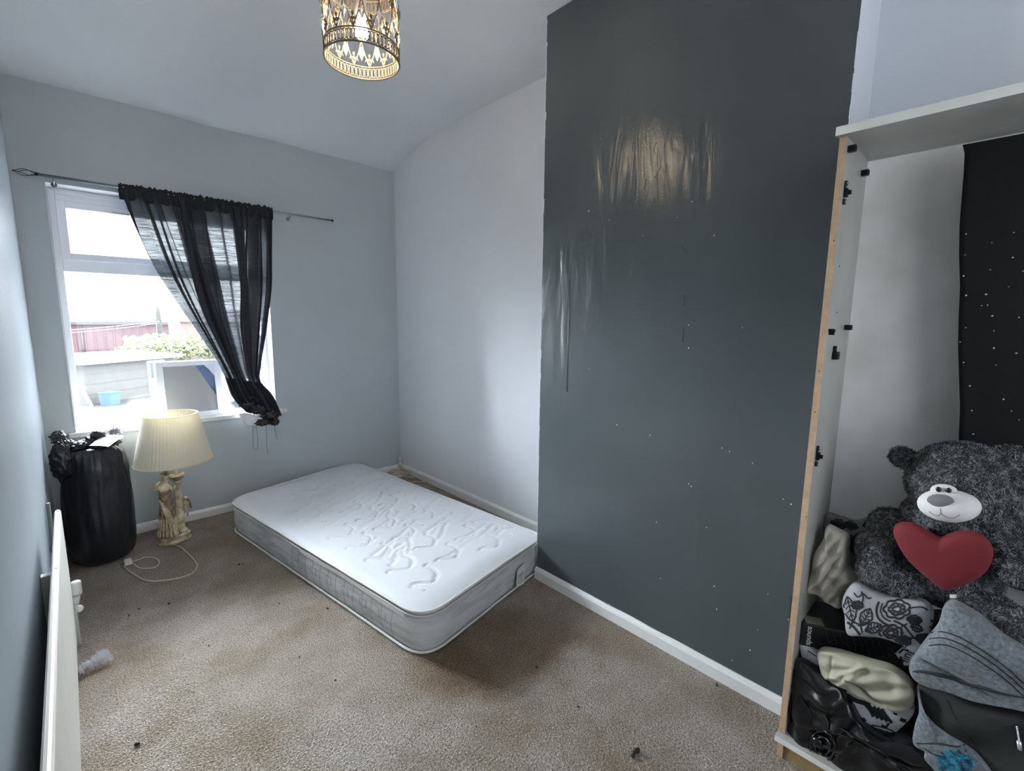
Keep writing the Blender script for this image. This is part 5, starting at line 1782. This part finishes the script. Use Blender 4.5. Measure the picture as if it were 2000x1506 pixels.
# pale house further right
p0 = W(352, 628, 'y', 44)
t = thing('pale_house', 'pale brick house partly behind the tree to the right of the red building', 'house', (p0.x + 3.5, 47, GZ))
b = MB(); b.box(p0.x, p0.x + 8, 44, 50, GZ, p0.z); b.build('wall', M['pale_brick'], t)
b = MB(); b.hexa([(p0.x - .3, 43.7, p0.z), (p0.x + 8.3, 43.7, p0.z), (p0.x + 8.3, 50.3, p0.z), (p0.x - .3, 50.3, p0.z), (p0.x + .5, 46.5, p0.z + 1.0), (p0.x + 7.5, 46.5, p0.z + 1.0), (p0.x + 7.5, 47.5, p0.z + 1.0), (p0.x + .5, 47.5, p0.z + 1.0)]); b.build('roof', M['brick_red'], t)
for k in range(3):
    b = MB(); b.box(p0.x + 1 + k * 2.3, p0.x + 2 + k * 2.3, 43.95, 44, -.9, .1); wv = b.build('window', M['upvc'], t); ORIG[wv.name] = Vector(ORIG[t.name]) * 0
    b = MB(); b.box(p0.x + 1.1 + k * 2.3, p0.x + 1.9 + k * 2.3, 43.92, 43.95, -.8, .0); attach(b.build('pane', M['blue_glass']), wv)
# rendered block shed
zs = -.85
A_, B_ = W(162, 712, 'z', zs), W(338, 697, 'z', zs)
dv = (B_ - A_); dv.z = 0; Ls = dv.length; dv.normalize(); iv = Vector((-dv.y, dv.x, 0))
t = thing('rendered_shed', 'grey rendered block shed with white flat roof edge in the yard', 'shed', (A_ + B_) / 2 + iv * 1.5 + Vector((0, 0, GZ - zs)))


def sh(u, w_, z):
    return A_ + dv * u + iv * w_ + Vector((0, 0, z - zs))


b = MB(); b.hexa([sh(0, 0, GZ), sh(Ls, 0, GZ), sh(Ls, 3.2, GZ), sh(0, 3.2, GZ), sh(0, 0, zs), sh(Ls, 0, zs), sh(Ls, 3.2, zs), sh(0, 3.2, zs)]); b.build('wall', M['concrete'], t)
b = MB()
for k in range(1, 4):
    z = zs - k * .48
    b.hexa([sh(0, -.015, z - .012), sh(Ls, -.015, z - .012), sh(Ls, 0, z - .012), sh(0, 0, z - .012), sh(0, -.015, z + .012), sh(Ls, -.015, z + .012), sh(Ls, 0, z + .012), sh(0, 0, z + .012)])
b.build('mortar_ridge', M['concrete'], t)
b = MB(); b.hexa([sh(-.3, -.35, zs), sh(Ls + .3, -.35, zs), sh(Ls + .3, 3.5, zs), sh(-.3, 3.5, zs), sh(-.3, -.35, zs + .17), sh(Ls + .3, -.35, zs + .17), sh(Ls + .3, 3.5, zs + .3), sh(-.3, 3.5, zs + .3)]); b.build('roof', M['roof_white'], t)
u1 = Ls * .66; u2 = u1 + 1.0
b = MB(); b.hexa([sh(u1, -.06, GZ), sh(u2, -.06, GZ), sh(u2, .02, GZ), sh(u1, .02, GZ), sh(u1, -.06, zs - .1), sh(u2, -.06, zs - .1), sh(u2, .02, zs - .1), sh(u1, .02, zs - .1)]); b.build('door', M['upvc'], t)
b = MB(); b.hexa([sh(u1 + .14, -.08, GZ + .9), sh(u2 - .14, -.08, GZ + .9), sh(u2 - .14, -.05, GZ + .9), sh(u1 + .14, -.05, GZ + .9), sh(u1 + .14, -.08, zs - .24), sh(u2 - .14, -.08, zs - .24), sh(u2 - .14, -.05, zs - .24), sh(u1 + .14, -.05, zs - .24)]); b.build('door_pane', M['blue_glass'], t)
# blue storage bin and leaning plank
bb = W(198, 806, 'z', GZ)
bb = sh(.45, -.75, GZ)
b = MB(); b.lathe([(.36, 0), (.41, .55), (.44, .56), (.44, .61), (.02, .64)], bb, 4, None)
o = b.build('storage_bin', M['bin_blue'], None, False, loc=bb); tag(o, 'blue plastic storage bin in front of the rendered shed', 'bin')
b = MB()
b.tube([sh(-.2, -.5, GZ), sh(-.9, -.3, zs + .2)], .07, 6)
tag(b.build('leaning_pipe', M['roof_white'], None, True, loc=sh(-.2, -.5, GZ)), 'white pipe leaning beside the left end of the shed', 'pipe')
# flat extension roof just below the window
zr = .35
P1, P2, P3_ = W(150, 826, 'z', zr), W(300, 787, 'z', zr), W(520, 735, 'z', zr)
dd = (P2 - P1).normalized()
P1b = P1 - dd * 1.6; P3b = P2 + dd * 5
t = thing('extension_roof', 'bright white flat roof of the ground floor extension just below the window', 'roof', (1, 5, GZ))
b = MB()
pl_ = [(P1b.x, 4.15), (P3b.x + 1.5, 4.15), (P3b.x, P3b.y), (P1b.x, P1b.y)]
b.hexa([(x, y, zr - .12) for x, y in pl_] + [(x, y, zr) for x, y in pl_]); b.build('roof_deck', M['roof_white'], t)
pl2 = [(P1b.x + .2, 4.2), (P3b.x + 1.2, 4.2), (P3b.x - .2, P3b.y - .2), (P1b.x + .2, P1b.y - .2)]
b = MB(); b.hexa([(x, y, GZ) for x, y in pl2] + [(x, y, zr - .12) for x, y in pl2]); b.build('wall', M['concrete'], t)
# trees
def tree(cx, cy, cz, rx, rz, nl, label, seed):
    r = random.Random(seed)
    t = thing('garden_tree', label, 'tree', (cx, cy, GZ))
    b = MB(); b.tube([(cx, cy, GZ), (cx + .1, cy, lerp(GZ, cz, .6)), (cx, cy, cz)], [.12, .09, .05], 8)
    for k in range(7):
        a = r.uniform(0, 6.28); b.tube([(cx, cy, lerp(GZ, cz, .6)), (cx + rx * .6 * math.cos(a), cy + rx * .6 * math.sin(a), cz + r.uniform(-.3, .6) * rz)], [.05, .015], 6)
    b.build('trunk', M['bark'], t, True)
    b = MB()
    for k in range(nl):
        th = math.acos(r.uniform(-1, 1)); a = r.uniform(0, 6.28); q = r.uniform(.45, 1) * (1 + .25 * nz((math.cos(a) * 2, math.sin(a) * 2, th * 2 + seed)))
        p = Vector((cx + rx * q * math.sin(th) * math.cos(a), cy + rx * q * math.sin(th) * math.sin(a), cz + rz * q * math.cos(th)))
        d1 = Vector((r.gauss(0, 1), r.gauss(0, 1), r.gauss(0, .5))).normalized() * .14; d2 = d1.cross(Vector((r.gauss(0, 1), r.gauss(0, 1), 1))).normalized() * .07
        k0 = len(b.v); b.v += [tuple(p - d1), tuple(p + d2), tuple(p + d1), tuple(p - d2)]; b.f.append((k0, k0 + 1, k0 + 2, k0 + 3))
    o = b.build('foliage', M['leafm'], t); o['kind'] = 'stuff'


c1 = W(322, 680, 'y', 37.5); c2 = W(392, 672, 'y', 41); c3 = W(160, 760, 'y', 30)
tree(c1.x, 37.5, c1.z, 2.5, .95, 3600, 'spreading green garden tree behind the white framed panel', 1)
tree(c2.x + .6, 41, c2.z, 1.5, 1.2, 2000, 'yellow green tree to the right of the utility pole', 2)
tree(c3.x - 1.5, 28.3, c3.z, .45, 1.6, 900, 'thin climbing shrub at the left end of the shed', 3)
pp = W(307, 598, 'y', 42.5)
t = thing('utility_pole', 'weathered wooden utility pole rising behind the tree', 'pole', (pp.x, 42.5, GZ))
b = MB(); b.tube([(pp.x, 42.5, GZ), (pp.x, 42.5, pp.z - .5), (pp.x, 42.5, pp.z)], [.20, .17, .08], 8); b.build('shaft', M['pole_wood'], t, True)
b = MB(); b.box(pp.x - .2, pp.x + .2, 42.35, 42.45, pp.z - 1.1, pp.z - .95); b.build('cross_arm', M['pole_wood'], t)
b = MB()
for dz, ex in ((0, -14), (.12, -16)):
    b.tube([(lerp(pp.x, pp.x + ex, s), 42.2 - 4 * s, pp.z - 1.2 + dz - 1.0 * 4 * s * (1 - s) * .5 - s * .5) for s in [i / 16 for i in range(17)]], .018, 4)
tag(b.build('overhead_wire', M['roof_white'], None, True, loc=(pp.x, 42.5, pp.z - 1.2)), 'thin overhead wires sagging across the front of the red building', 'wire')
